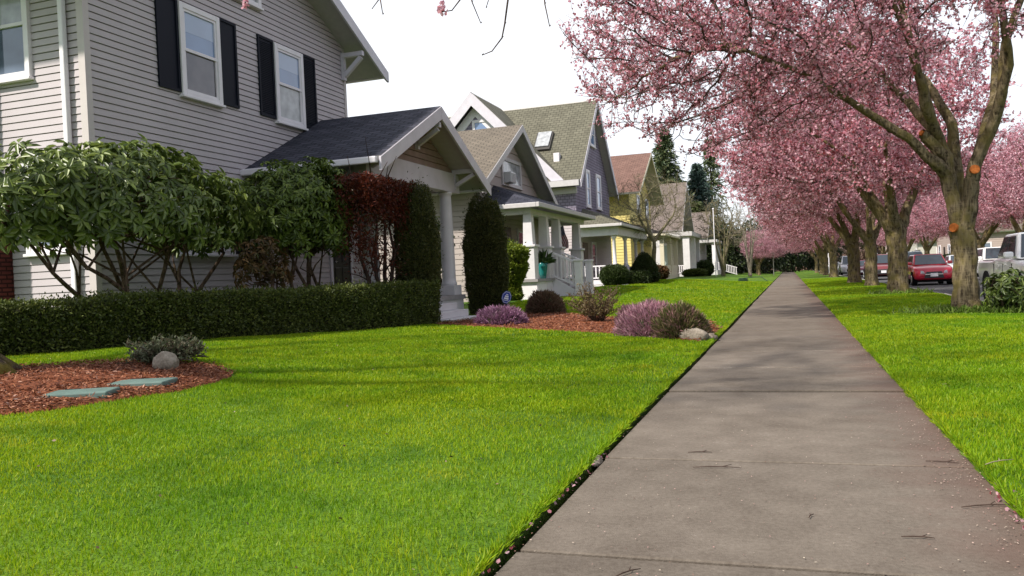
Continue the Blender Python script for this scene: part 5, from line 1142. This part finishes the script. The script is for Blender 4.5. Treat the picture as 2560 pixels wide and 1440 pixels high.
        for yy in (w0+.15, w0+1.05, w0+2.0):
            if yy < r0+.15: x = s_*hw; mb = MB(); mb.box(min(x-s_*.02,x+s_*.001), max(x-s_*.02,x+s_*.001), yy, yy+.01, gb+.18, bt-.12); mb.build('door_seam', M_under, t)
    mb = MB(); mb.prism([(-hw*.42,-.025,hd*.58),(hw*.42,-.025,hd*.58),(hw*.38,.0,hd*.68),(-hw*.38,.0,hd*.68)], (0,.06,0)); mb.prism([(-hw*.5,-.03,gb+.05),(hw*.5,-.03,gb+.05),(hw*.44,-.03,hd*.53),(-hw*.44,-.03,hd*.53)], (0,.1,0)); gr = mb.build('grille', M_dkplastic, t)
    mb = MB(); mb.box(-hw*.44, hw*.44, -.05, -.02, hd*.535, hd*.57); mb.build('grille_bar', M_chrome, gr)
    mb = MB(); mb.box(-.16, .16, -.055, -.035, gb+.12, gb+.28); mb.build('licence_plate', M_plate, t)
    mb = MB(); mb.box(-hw*.86, hw*.86, .25, L-.25, gb-.14, gb+.1); mb.build('underbody', M_under, t)
    if roofrail:
        for s_ in (-1,1): mb = MB(); mb.tube([(s_*b*.9, w1+.1, Hh+.05),(s_*b*.9, r1-.1, Hh+.05)], .025, 6); mb.build('roof_rail', M_dkplastic, t)
    if kind == 'pickup':
        mb = MB(); mb.box(-hw*.86, hw*.86, 3.6, L-.1, bt-.06, bt-.016); mb.build('bed_liner', M_dkplastic, t)
        for s_ in (): mb = MB(); x = s_*(hw-.05); mb.lathe((x, L*.165+.05, r+.04), [(r*1.36,-.06),(r*1.34,.10),(r*1.15,.115),(r*1.15,-.06)] if s_ > 0 else [(r*1.15,.06),(r*1.15,-.115),(r*1.34,-.10),(r*1.36,.06)], 24, axis='x'); mb.v = [v if v[2] > r*.75 else (v[0]-s_*.06, v[1], max(v[2], r*.75)) for v in mb.v]; mb.build('fender', pm, t, smooth=True)
    t.location = loc; t.rotation_euler = (0, 0, rz); return t
RZ = -.13
car('pickup', 'white crew cab pickup truck parked behind the leafy bush at the right edge', (6.08, 21.35, RZ), paint('white_car', (.82,.81,.80)), name='pickup_truck', cat='truck', group=None)
car('hatch', 'bright red hatchback parked between the two nearest trunks', (6.5, 43.2, RZ), paint('red_car', (.55,.012,.04)))
car('suv', 'dark grey wagon with roof rails behind the red hatchback', (6.6, 50.5, RZ), paint('grey_car', (.10,.12,.14)), roofrail=True)
car('suv', 'dark red wagon half hidden behind the ridged second trunk', (6.0, 60.0, RZ), paint('dark_red_car', (.15,.02,.025)))
car('sedan', 'maroon sedan parked between the third and fourth trunks', (5.9, 76.5, RZ), paint('maroon_car', (.20,.02,.05)))
car('van', 'silver van with a broad grille seen left of the maroon sedan', (5.85, 87.5, RZ), paint('silver_car', (.55,.57,.6)))
car('sedan', 'small far silver sedan left of the pale cherry trunk', (5.8, 112, RZ), paint('silver_car', ()))  if False else car('sedan', 'small far silver sedan left of the pale cherry trunk', (5.8, 112, RZ), MATS['silver_car'])
car('sedan', 'silver sedan parked across the road behind the red hatchback', (10.6, 58, RZ), MATS['silver_car'], group='cars parked across the road')
car('suv', 'white car parked across the road behind the pickup bed', (10.6, 48, RZ), MATS['white_car'], group='cars parked across the road')

# ------------------------------------------------------------------ houses and planting across the road
for i, (x, y, wd, ze, c, cr, lb) in enumerate(((19, 112, 11, 4.4, (.42,.33,.30), M_roofbrown, 'pinkish tan house across the road beyond the red hatchback'),
        (19, 140, 12, 4.2, (.5,.47,.42), M_roofgrey, 'cream house far across the road, between the other two'), (19, 172, 13, 4.6, (.40,.33,.30), M_roofred, 'tan house farthest along across the road'), (24.5, 42, 10, 4.2, (.36,.36,.38), M_roofdark, 'grey house across the road behind the pickup'))):
    H = thing('house', lb, 'house', (x, y, 0)); PFx = lambda u, z, d, x=x: (x-d, u, z); PSx = lambda u, z, d, y=y: (u, y-d, z); m = mat('far_boards_%d' % i, c, .7)
    mb = MB(); siding(mb, PFx, y, y+wd, .3, ze, c=.25, flip=True, gap=.03); siding(mb, PSx, x, x+9, .3, ze, c=.25, flip=True, gap=.03); mb.face([(x,y,ze),(x,y+wd,ze),(x,y+wd/2,ze+wd*.33)]); mb.box(x+.05, x+9, y+.05, y+wd, 0, ze-.02); mb.build('wall', m, H)
    mb = MB(); s_ = .66; slab(mb, (x-.6,y-.6,ze-.3),(x+9.5,y-.6,ze-.3),(x+9.5,y+wd/2,ze+wd*.33+.15),(x-.6,y+wd/2,ze+wd*.33+.15)); slab(mb, (x-.6,y+wd+.6,ze-.3),(x+9.5,y+wd+.6,ze-.3),(x+9.5,y+wd/2,ze+wd*.33+.15),(x-.6,y+wd/2,ze+wd*.33+.15)); mb.build('roof', [cr, M_soffit], H)
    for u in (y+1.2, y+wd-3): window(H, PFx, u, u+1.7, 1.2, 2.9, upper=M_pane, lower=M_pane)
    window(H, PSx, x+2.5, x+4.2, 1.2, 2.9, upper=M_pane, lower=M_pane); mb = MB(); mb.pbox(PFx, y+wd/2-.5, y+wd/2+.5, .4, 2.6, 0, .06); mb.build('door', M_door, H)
for i, (x, y, k, lb) in enumerate(((19.5, 52, 1.3, 'shrub across the road before the grey house'), (17.6, 104, 1.6, 'shrub across the road before the pinkish tan house'), (17.6, 134, 1.8, 'shrub across the road before the cream house'))):
    shell_shrub('round_shrub', lb, 'shrub', (x, y, .1), sc_prof(ball, k), 1.5, 3000, .2, .1, M_dkgrn, 'shrubs across the road', seed=90+i)
o = thing('hedge', 'brownish clipped hedge closing the view at the far end of the pavement', 'hedge', (0, 176, 0)); n = 9000
P = np.column_stack([RNG.uniform(-14, 16, n), 176+RNG.normal(0,.2,n)-.3, RNG.random(n)*3.4]); leaves('foliage', P, unit(rdir(n)+[0,-.5,.3]), .4, .25, leafmat('brown_hedge_leaf', [(.10,.06,.045),(.16,.10,.075),(.20,.13,.10)], .1), o, shape='diamond')
mb = MB(); mb.box(-14, 16, 176, 177, 0, 3.3); mb.build('inner_twigs', M_darkcore, o)

n = 16000; P = np.column_stack([RNG.uniform(6, 90, n), RNG.uniform(200, 230, n), np.zeros(n)]); P[:, 2] = RNG.random(n)**.7*(9+4*lump(np.column_stack([P[:,0], P[:,1]*.3, P[:,1]*0]), .12, 77))
g = leaves('far_wood', P, rdir(n), RNG.uniform(.8,1.8,n), RNG.uniform(.6,1.2,n), leafmat('far_wood_leaf', [(.09,.06,.05),(.15,.10,.085),(.20,.13,.12),(.10,.09,.045),(.24,.15,.15)], .1), shape='diamond'); tag(g, 'hazy brown and pinkish wood closing the far right', 'trees', kind='stuff')

# ------------------------------------------------------------------ small things
M_steel = mat('galvanised_steel', (.38,.37,.35), .5, .5, metal=.3)
def pole(name, label, loc, h, r, m, cat='pole'):
    o = thing(name, label, cat, loc); mb = MB(); mb.tube([loc, (loc[0], loc[1], loc[2]+h)], r, 8); mb.build('post', m, o); return o
o = pole('flagpole', 'thin pale flagpole beside the bare multi stemmed tree', (-6.75, 82, .3), 6.6, .045, M_trim); mb = MB(); mb.lathe((-6.75,82,6.9), [(.02,0),(.09,.05),(.09,.12),(.02,.18)], 10); mb.build('finial', M_trim, o)
o = pole('sign_post', 'slim grey sign post at the far left edge of the pavement', (-1.75, 104, .05), 2.9, .05, M_steel); mb = MB(); mb.box(-1.95,-1.55,104.06,104.08,2.3,2.9); mb.build('sign_plate', M_steel, o)
o = pole('sign_post', 'short pale post on the right verge near the far silver sedan', (4.0, 92, .05), 2.2, .05, M_trim); mb = MB(); mb.box(3.85,4.15,92.06,92.08,1.8,2.25); mb.build('sign_plate', M_steel, o)
# blue yard sign
o = thing('yard_sign', 'small blue octagonal yard sign with white emblem on a thin stake', 'sign', (-7.05, 20.35, .15)); c = np.array([-7.05, 20.35, .62])
ax = unit(np.array([.82, .5, -.28])); uz = unit(np.cross(np.cross(ax, [0,0,1]), ax)*-1) if False else unit(np.array([.18,.05,1.0])); fn = unit(np.cross(ax, uz)); uz = np.cross(fn, ax)
def sg(u, v, d): return tuple(c+ax*u+uz*v+fn*d)
oc = [(.135*math.cos(R(22.5+45*k)), .175*math.sin(R(22.5+45*k))) for k in range(8)]
mb = MB(); mb.prism([sg(u, v, 0) for u, v in oc], fn*-.012); pl = mb.build('plate', mat('sign_blue', (.015,.05,.34), .4, .4), o)
mb = MB()
for k in range(8):
    a, b = oc[k], oc[(k+1) % 8]; mb.prism([sg(a[0]*.9,a[1]*.9,.003), sg(b[0]*.9,b[1]*.9,.003), sg(b[0]*.84,b[1]*.84,.003), sg(a[0]*.84,a[1]*.84,.003)], fn*.002)
for q in ([(-.05,.0),(.05,0),(.05,.045),(-.05,.045)], [(-.062,-.012),(.062,-.012),(.062,-.055),(-.062,-.055)], [(-.03,.06),(.03,.06),(.03,.085),(-.03,.085)], [(-.07,-.075),(.07,-.075),(.07,-.09),(-.07,-.09)]):
    mb.prism([sg(u, v, .003) for u, v in q], fn*.002)
mb.build('emblem', mat('sign_white', (.8,.8,.82), .5), pl); mb = MB(); mb.tube([sg(.02,-.1,-.016), (-6.95, 20.4, .1)], .009, 6); mb.build('stake', M_steel, o)
# flag on the porch of the bungalow
fo = thing('flag', 'American flag hanging from a slanted pole on the bungalow porch', 'flag', (-9.1, 33.2, 2.9)); Pa, Pb = np.array([-9.5, 33.4, 2.95]), np.array([-8.8, 33.05, 3.22])
mb = MB(); mb.tube([Pa, Pb], .016, 6); mb.build('pole', M_trim, fo)
fm = bpy.data.materials.new('flag_cloth'); fm.use_nodes = True; t_ = fm.node_tree; p_ = t_.nodes['Principled BSDF']; uvn = t_.nodes.new('ShaderNodeUVMap'); sx = t_.nodes.new('ShaderNodeSeparateXYZ'); t_.links.new(uvn.outputs[0], sx.inputs[0])
def mth(op, a, b=None):
    n = t_.nodes.new('ShaderNodeMath'); n.operation = op
    for i, v in enumerate((a, b)):
        if v is None: continue
        if isinstance(v, (int, float)): n.inputs[i].default_value = v
        else: t_.links.new(v, n.inputs[i])
    return n.outputs[0]
st = mth('LESS_THAN', mth('MODULO', mth('MULTIPLY', sx.outputs['Y'], 6.5), 1.0), .5); can = mth('MULTIPLY', mth('LESS_THAN', sx.outputs['X'], .4), mth('GREATER_THAN', sx.outputs['Y'], 6/13))
vx = t_.nodes.new('ShaderNodeTexVoronoi'); vx.inputs['Scale'].default_value = 16; vx.inputs['Randomness'].default_value = .1; t_.links.new(uvn.outputs[0], vx.inputs['Vector']); star = mth('LESS_THAN', vx.outputs['Distance'], .26)
def mixc(f, a, b):
    n = t_.nodes.new('ShaderNodeMix'); n.data_type = 'RGBA'; t_.links.new(f, n.inputs['Factor'])
    for k, v in (('A', a), ('B', b)):
        if isinstance(v, tuple): n.inputs[k].default_value = (*v, 1)
        else: t_.links.new(v, n.inputs[k])
    return n.outputs['Result']
t_.links.new(mixc(can, mixc(st, (.6,.57,.57), (.32,.03,.04)), mixc(star, (.03,.035,.12), (.6,.6,.62))), p_.inputs['Base Color']); p_.inputs['Roughness'].default_value = .8
mb = MB(); nu, nv = 14, 8; hoist = unit(Pa-Pb); dn = unit(np.array([.25,.0,-1]))
def fp(u, v): return Pb + hoist*(.02+.62*(1-v)) + dn*(u*.95) + np.array([.03*math.sin(u*9+v*2), .025*math.sin(u*7+v*3), 0])*u
for i in range(nu):
    for j in range(nv):
        q = [(i/nu,j/nv),((i+1)/nu,j/nv),((i+1)/nu,(j+1)/nv),(i/nu,(j+1)/nv)]; mb.face([fp(*a) for a in q], q)
fl = mb.build('cloth', fm, fo); sol = fl.modifiers.new('thickness', 'SOLIDIFY'); sol.thickness = .004
# teal pot on the bungalow porch
o = thing('plant_pot', 'tall teal glazed pot with strappy leaves on the bungalow porch', 'pot', (-8.75, 29.55, 1.05)); mb = MB(); mb.lathe((-8.75,29.55,1.05), [(.11,0),(.15,.2),(.19,.45),(.2,.58),(.17,.6),(.16,.5)], 18); mb.build('pot', mat('teal_glaze', (.01,.16,.15), .2, .6), o, smooth=True)
n = 60; D = rdir(n); D[:,2] = np.abs(D[:,2])+.4; leaves('leaf', np.tile([-8.75,29.55,1.6],(n,1))+RNG.normal(0,.04,(n,3)), unit(D), .5, .03, leafmat('strappy_leaf', [(.05,.09,.03),(.10,.16,.05)], .3), o, droop=.5)
o = thing('garden_bench', 'pale wooden porch bench silhouette on the lilac house porch', 'bench', (-9.9, 50, .8)); mb = MB(); mb.box(-10.1,-9.6,49.4,50.8,1.2,1.26); [mb.box(x,x+.06,y,y+.06,.8,1.2) for x in (-10.1,-9.66) for y in (49.4,50.74)]; mb.box(-10.12,-10.07,49.4,50.8,1.27,1.75); mb.build('seat', mat('bench_wood', (.30,.25,.12), .7), o)
# garden hose reel far on the lawn
o = thing('garden_hose', 'dark coiled garden hose lying on the far lawn', 'hose', (-3.0, 62, .2)); z0 = gz_(-3,62); mb = MB(); mb.tube([(-3.2+.35*math.cos(a)*(1-.01*a), 62+.35*math.sin(a), z0+.04+.012*a) for a in np.linspace(0, 18, 60)]+[(-2.4,61.8,z0+.3),(-1.9,61.7,z0+.28),(-1.5,61.5,.1)], .03, 6); mb.build('coil', mat('hose_green', (.02,.05,.025), .5), o)

# ------------------------------------------------------------------ grass blades near the camera, litter on the pavement
def blades(n, xs, ys, zf, hgt, wid, keepf=None):
    X, Y = xs(n), ys(n); 
    if keepf is not None: k = keepf(X, Y); X, Y = X[k], Y[k]
    C = np.column_stack([X, Y, zf(X, Y)-.006]); n = len(C); d = np.hypot(X, Y); U = unit(np.array([0,0,1])+RNG.normal(0,.42,(n,3))*[1,1,.3])
    tall = .75+.5*RNG.random(n)+.35*np.clip(lump(np.column_stack([X,Y,X*0]),1.6,5),-.6,1)
    return C, U, hgt*tall, wid*(1+d/5.5)
M_grass = leafmat('grass_blade', [(.105,.225,.006),(.14,.28,.006),(.18,.335,.007),(.23,.38,.009),(.29,.38,.02)], .5, rough=.5, spec=.25)
t_ = M_grass.node_tree; cr_ = [n for n in t_.nodes if n.type == 'VALTORGB'][0]; c_ = t_.nodes.new('ShaderNodeTexCoord'); acc = None   # worn, yellower and lusher patches
for s_, a_, b_, col in ((.45, .34, .60, (1.42,1.12,.9)), (1.9, .5, .68, (.62,.74,.8)), (.9, .62, .74, (1.35,1.04,1.8))):
    n_ = t_.nodes.new('ShaderNodeTexNoise'); n_.inputs['Scale'].default_value = s_; n_.inputs['Detail'].default_value = 4; t_.links.new(c_.outputs['Object'], n_.inputs['Vector'])
    r_ = t_.nodes.new('ShaderNodeMapRange'); r_.inputs['From Min'].default_value = a_; r_.inputs['From Max'].default_value = b_; t_.links.new(n_.outputs['Fac'], r_.inputs['Value'])
    m_ = t_.nodes.new('ShaderNodeMix'); m_.data_type = 'RGBA'; m_.blend_type = 'MULTIPLY'; m_.clamp_result = False; t_.links.new(r_.outputs[0], m_.inputs['Factor']); t_.links.new(acc or cr_.outputs[0], m_.inputs['A']); m_.inputs['B'].default_value = (*col, 1); acc = m_.outputs['Result']
for n_ in t_.nodes:
    if n_.type == 'BSDF_PRINCIPLED': t_.links.new(acc, n_.inputs['Base Color'])
    if n_.type == 'BSDF_TRANSLUCENT': t_.links.new(acc, n_.inputs['Color'])
def inpoly(X, Y, ring):
    c = np.zeros(len(X), bool); j = len(ring)-1
    for i in range(len(ring)):
        a, b = ring[i], ring[j]; k = ((a[1] > Y) != (b[1] > Y)) & (X < (b[0]-a[0])*(Y-a[1])/(b[1]-a[1]+1e-12)+a[0]); c ^= k; j = i
    return c
hx = lambda Y: Ha[0]+(Y-Ha[1])*(Hb[0]-Ha[0])/(Hb[1]-Ha[1])
okl = lambda X, Y: ~inpoly(X, Y, bed1) & ~inpoly(X, Y, bed2) & (X > np.where(Y < 16.2, hx(np.minimum(Y, 15.9))-.03, np.where(Y < 24, -8.2, -8.6))) & (X > -1.7*Y-2.5)
C, U, h, wd = [np.concatenate(q) for q in zip(*[blades(n, lambda n: xe-.0-RNG.random(n)**ex*(7.9), ysf, lawn_z, hh, ww, okl) for n, ex, ysf, hh, ww in
    ((320000, .9, lambda n: .8+RNG.random(n)**1.4*6.6, .034, .0028), (150000, .9, lambda n: 6+RNG.random(n)*7, .040, .0042), (70000, .9, lambda n: 12+RNG.random(n)*14, .045, .005), (60000, .9, lambda n: 22+RNG.random(n)**1.2*40, .05, .006))])]
g = leaves('lawn_grass', C, U, h, wd, M_grass, shape='diamond'); tag(g, 'short bright green grass of the left lawn', 'grass', kind='stuff')
C, U, h, wd = [np.concatenate(q) for q in zip(*[blades(n, lambda n: .885+RNG.random(n)*3.45, ysf, verge_z, hh, ww, lambda X, Y: X < .6*Y+4) for n, ysf, hh, ww in
    ((170000, lambda n: .5+RNG.random(n)*8.2, .04, .0034), (90000, lambda n: 8+RNG.random(n)*9, .042, .0045), (40000, lambda n: 16+RNG.random(n)*14, .045, .006), (30000, lambda n: 30+RNG.random(n)*35, .045, .007))])]
g = leaves('verge_grass', C, U, h, wd, M_grass, shape='diamond'); tag(g, 'short bright grass of the right verge', 'grass', kind='stuff')
# longer fringe leaning over the pavement edge
n = 16000; Y = .8+RNG.random(n)**1.3*17; X = np.where(RNG.random(n) < .6, xe-.02+RNG.normal(0,.012,n), .9+RNG.normal(0,.012,n)); C = np.column_stack([X, Y, np.where(X < 0, .012, .01)]); s_ = np.where(X < 0, 1, -1)
U = unit(np.column_stack([s_*RNG.normal(.25,.5,n), RNG.normal(0,.45,n), np.full(n,.8)])); g = leaves('edge_grass', C, U, RNG.uniform(.03,.075,n), .004*(1+Y/7), M_grass, shape='diamond'); tag(g, 'longer grass fringe along the pavement edges', 'grass', kind='stuff')
# weeds round the trunk
n = 1800; a = RNG.uniform(0,6.28,n); rr = .34+np.abs(RNG.normal(0,.28,n)); C = np.column_stack([3.28+np.cos(a)*rr*1.3, 18.0+np.sin(a)*rr*.8-.15, np.full(n,.04)]); g = leaves('weeds', C, unit(rdir(n)*.7+[0,0,.8]), RNG.uniform(.08,.2,n), .022, leafmat('weed_leaf', [(.12,.20,.02),(.18,.28,.04),(.25,.32,.09)], .45), None, droop=.3); tag(g, 'ragged pale green weeds round the foot of the near cherry', 'weeds', kind='stuff')
n = 600; a = RNG.uniform(0,6.28,n); rr = .42+np.abs(RNG.normal(0,.25,n)); C = np.column_stack([3.3+np.cos(a)*rr, 28.75+np.sin(a)*rr, np.full(n,.04)]); g = leaves('weeds', C, unit(rdir(n)*.7+[0,0,.8]), RNG.uniform(.08,.22,n), .03, MATS['weed_leaf'], None, droop=.3); tag(g, 'ragged weeds round the foot of the second cherry', 'weeds', kind='stuff')
# mulch chips
def chips(name, ring, n, label, far=1.0):
    lo, hi = ring.min(0), ring.max(0); P = lo+(hi-lo)*RNG.random((n, 2)); P = P[inpoly(P[:,0], P[:,1], ring)]; P = P[(np.hypot((P[:,0]+5.5)/.27, (P[:,1]-5.19)/.24) > 1) & (np.hypot((P[:,0]+5.48)/.27, (P[:,1]-5.84)/.24) > 1)]; m = len(P)
    C = np.column_stack([P, lawn_z(P[:,0], P[:,1])+.028+RNG.random(m)*.02]); g = leaves(name, C, unit(rdir(m)*[1,1,.3]), RNG.uniform(.02,.06,m)*far, RNG.uniform(.006,.014,m)*far, leafmat('mulch_chip', [(.06,.018,.009),(.14,.042,.018),(.24,.085,.038),(.34,.15,.075)], 0), shape='diamond'); tag(g, label, 'mulch', kind='stuff')
chips('mulch_chips', bed1, 30000, 'loose reddish bark chips of the nearer bed'); chips('mulch_chips', bed2, 26000, 'loose reddish bark chips of the farther bed', 1.4)
n = 420; X = np.where(RNG.random(n) < .7, xe-RNG.random(n)*7, 1+RNG.random(n)*3.2); Y = 2.4+RNG.random(n)**1.3*16; k = np.where(X < 0, okl(X, Y), X < .28*Y+.6); X, Y = X[k], Y[k]
C = np.column_stack([X, Y, np.where(X < 0, lawn_z(X, Y), verge_z(X, Y))+.03]); g = leaves('lawn_litter', C, unit(rdir(len(C))*[1,1,.3]), RNG.uniform(.012,.03,len(C)), RNG.uniform(.008,.018,len(C)), leafmat('litter_leaf', [(.03,.02,.012),(.10,.06,.03),(.22,.16,.08),(.36,.24,.2)], .1), shape='diamond'); tag(g, 'petals and dry leaf bits fallen on the grass', 'litter', kind='stuff')
# petals and crumbs: more along the right edge
n = 5200; Y = 1.5+RNG.random(n)**1.6*22; X = np.where(RNG.random(n) < .55, .88-np.abs(RNG.normal(0,.13,n)), RNG.uniform(-1.05,.86,n)); X = np.where(RNG.random(n) < .06, -1.09+RNG.normal(0,.02,n), X)
k = (X > -1.12) & (X < .93); C = np.column_stack([X, Y, np.full(n,.007)])[k]; g = leaves('fallen_petals', C, unit(rdir(len(C))*[1,1,.12]), RNG.uniform(.005,.013,len(C)), RNG.uniform(.004,.009,len(C)), leafmat('fallen_petal', [(.12,.06,.04),(.22,.12,.09),(.35,.20,.18),(.42,.36,.28),(.10,.05,.035)], 0), N=np.tile([0,0,1.],(len(C),1))+RNG.normal(0,.2,(len(C),3)), shape='diamond'); tag(g, 'scattered petals and crumbs on the pavement', 'petals', kind='stuff')
n = 150; C = np.column_stack([np.r_[RNG.normal(-1.11,.015,50), .9+RNG.normal(0,.03,100)], np.r_[2.4+RNG.random(50)**1.5*2.5, 4.0+RNG.normal(0,.25,100)], np.full(n,.012)]); g = leaves('pink_petals', C, rdir(n), .02, .017, M_bloss, shape='petal'); tag(g, 'pink petals caught along the pavement edges', 'petals', kind='stuff')
M_tw = mat('dry_twig', (.05,.03,.022), .8)
for i, (x, y, a, l, lb) in enumerate(((-.42,4.62,.06,.26,'longest thin curved twig lying on the pavement near the left side'),(.44,3.55,.0,.12,'short straight dark twig on the near right of the pavement'),(.05,3.78,1.2,.06,'tiny forked twig in the middle of the pavement'),(.78,4.05,.3,.22,'forked twig at the right pavement edge by the petals'),
        (.74,4.9,-.2,.16,'twig at the right pavement edge farther along'),(-.6,2.95,.9,.12,'bent twig near the bottom left of the pavement'),(-.55,5.0,.15,.14,'small twig just beyond the longest twig'),(.97,4.7,.7,.2,'pale twig in the grass at the right pavement edge'))):
    z = .008 if x < .9 else .06; d = np.array([math.cos(a), math.sin(a), 0]); q = np.array([-d[1], d[0], 0]); p0 = np.array([x, y, z])
    mb = MB(); mb.tube([p0-d*l/2, p0-d*l*.15+q*l*.08, p0+d*l*.2+q*l*.09, p0+d*l/2], [.0022,.003,.0026,.0015], 5); mb.tube([p0+d*l*.1+q*l*.08, p0+d*l*.3+q*l*.25+[0,0,.004]], [.003,.0015], 4); o = mb.build('fallen_twig', M_tw if i != 7 else mat('pale_twig', (.25,.2,.14)), smooth=True); tag(o, lb, 'twig', 'twigs fallen on the pavement')
rock('brown stone wedged at the left pavement edge in the grass', (-1.12, 4.72, .0), (.035,.09,.03), 58, 'stone')
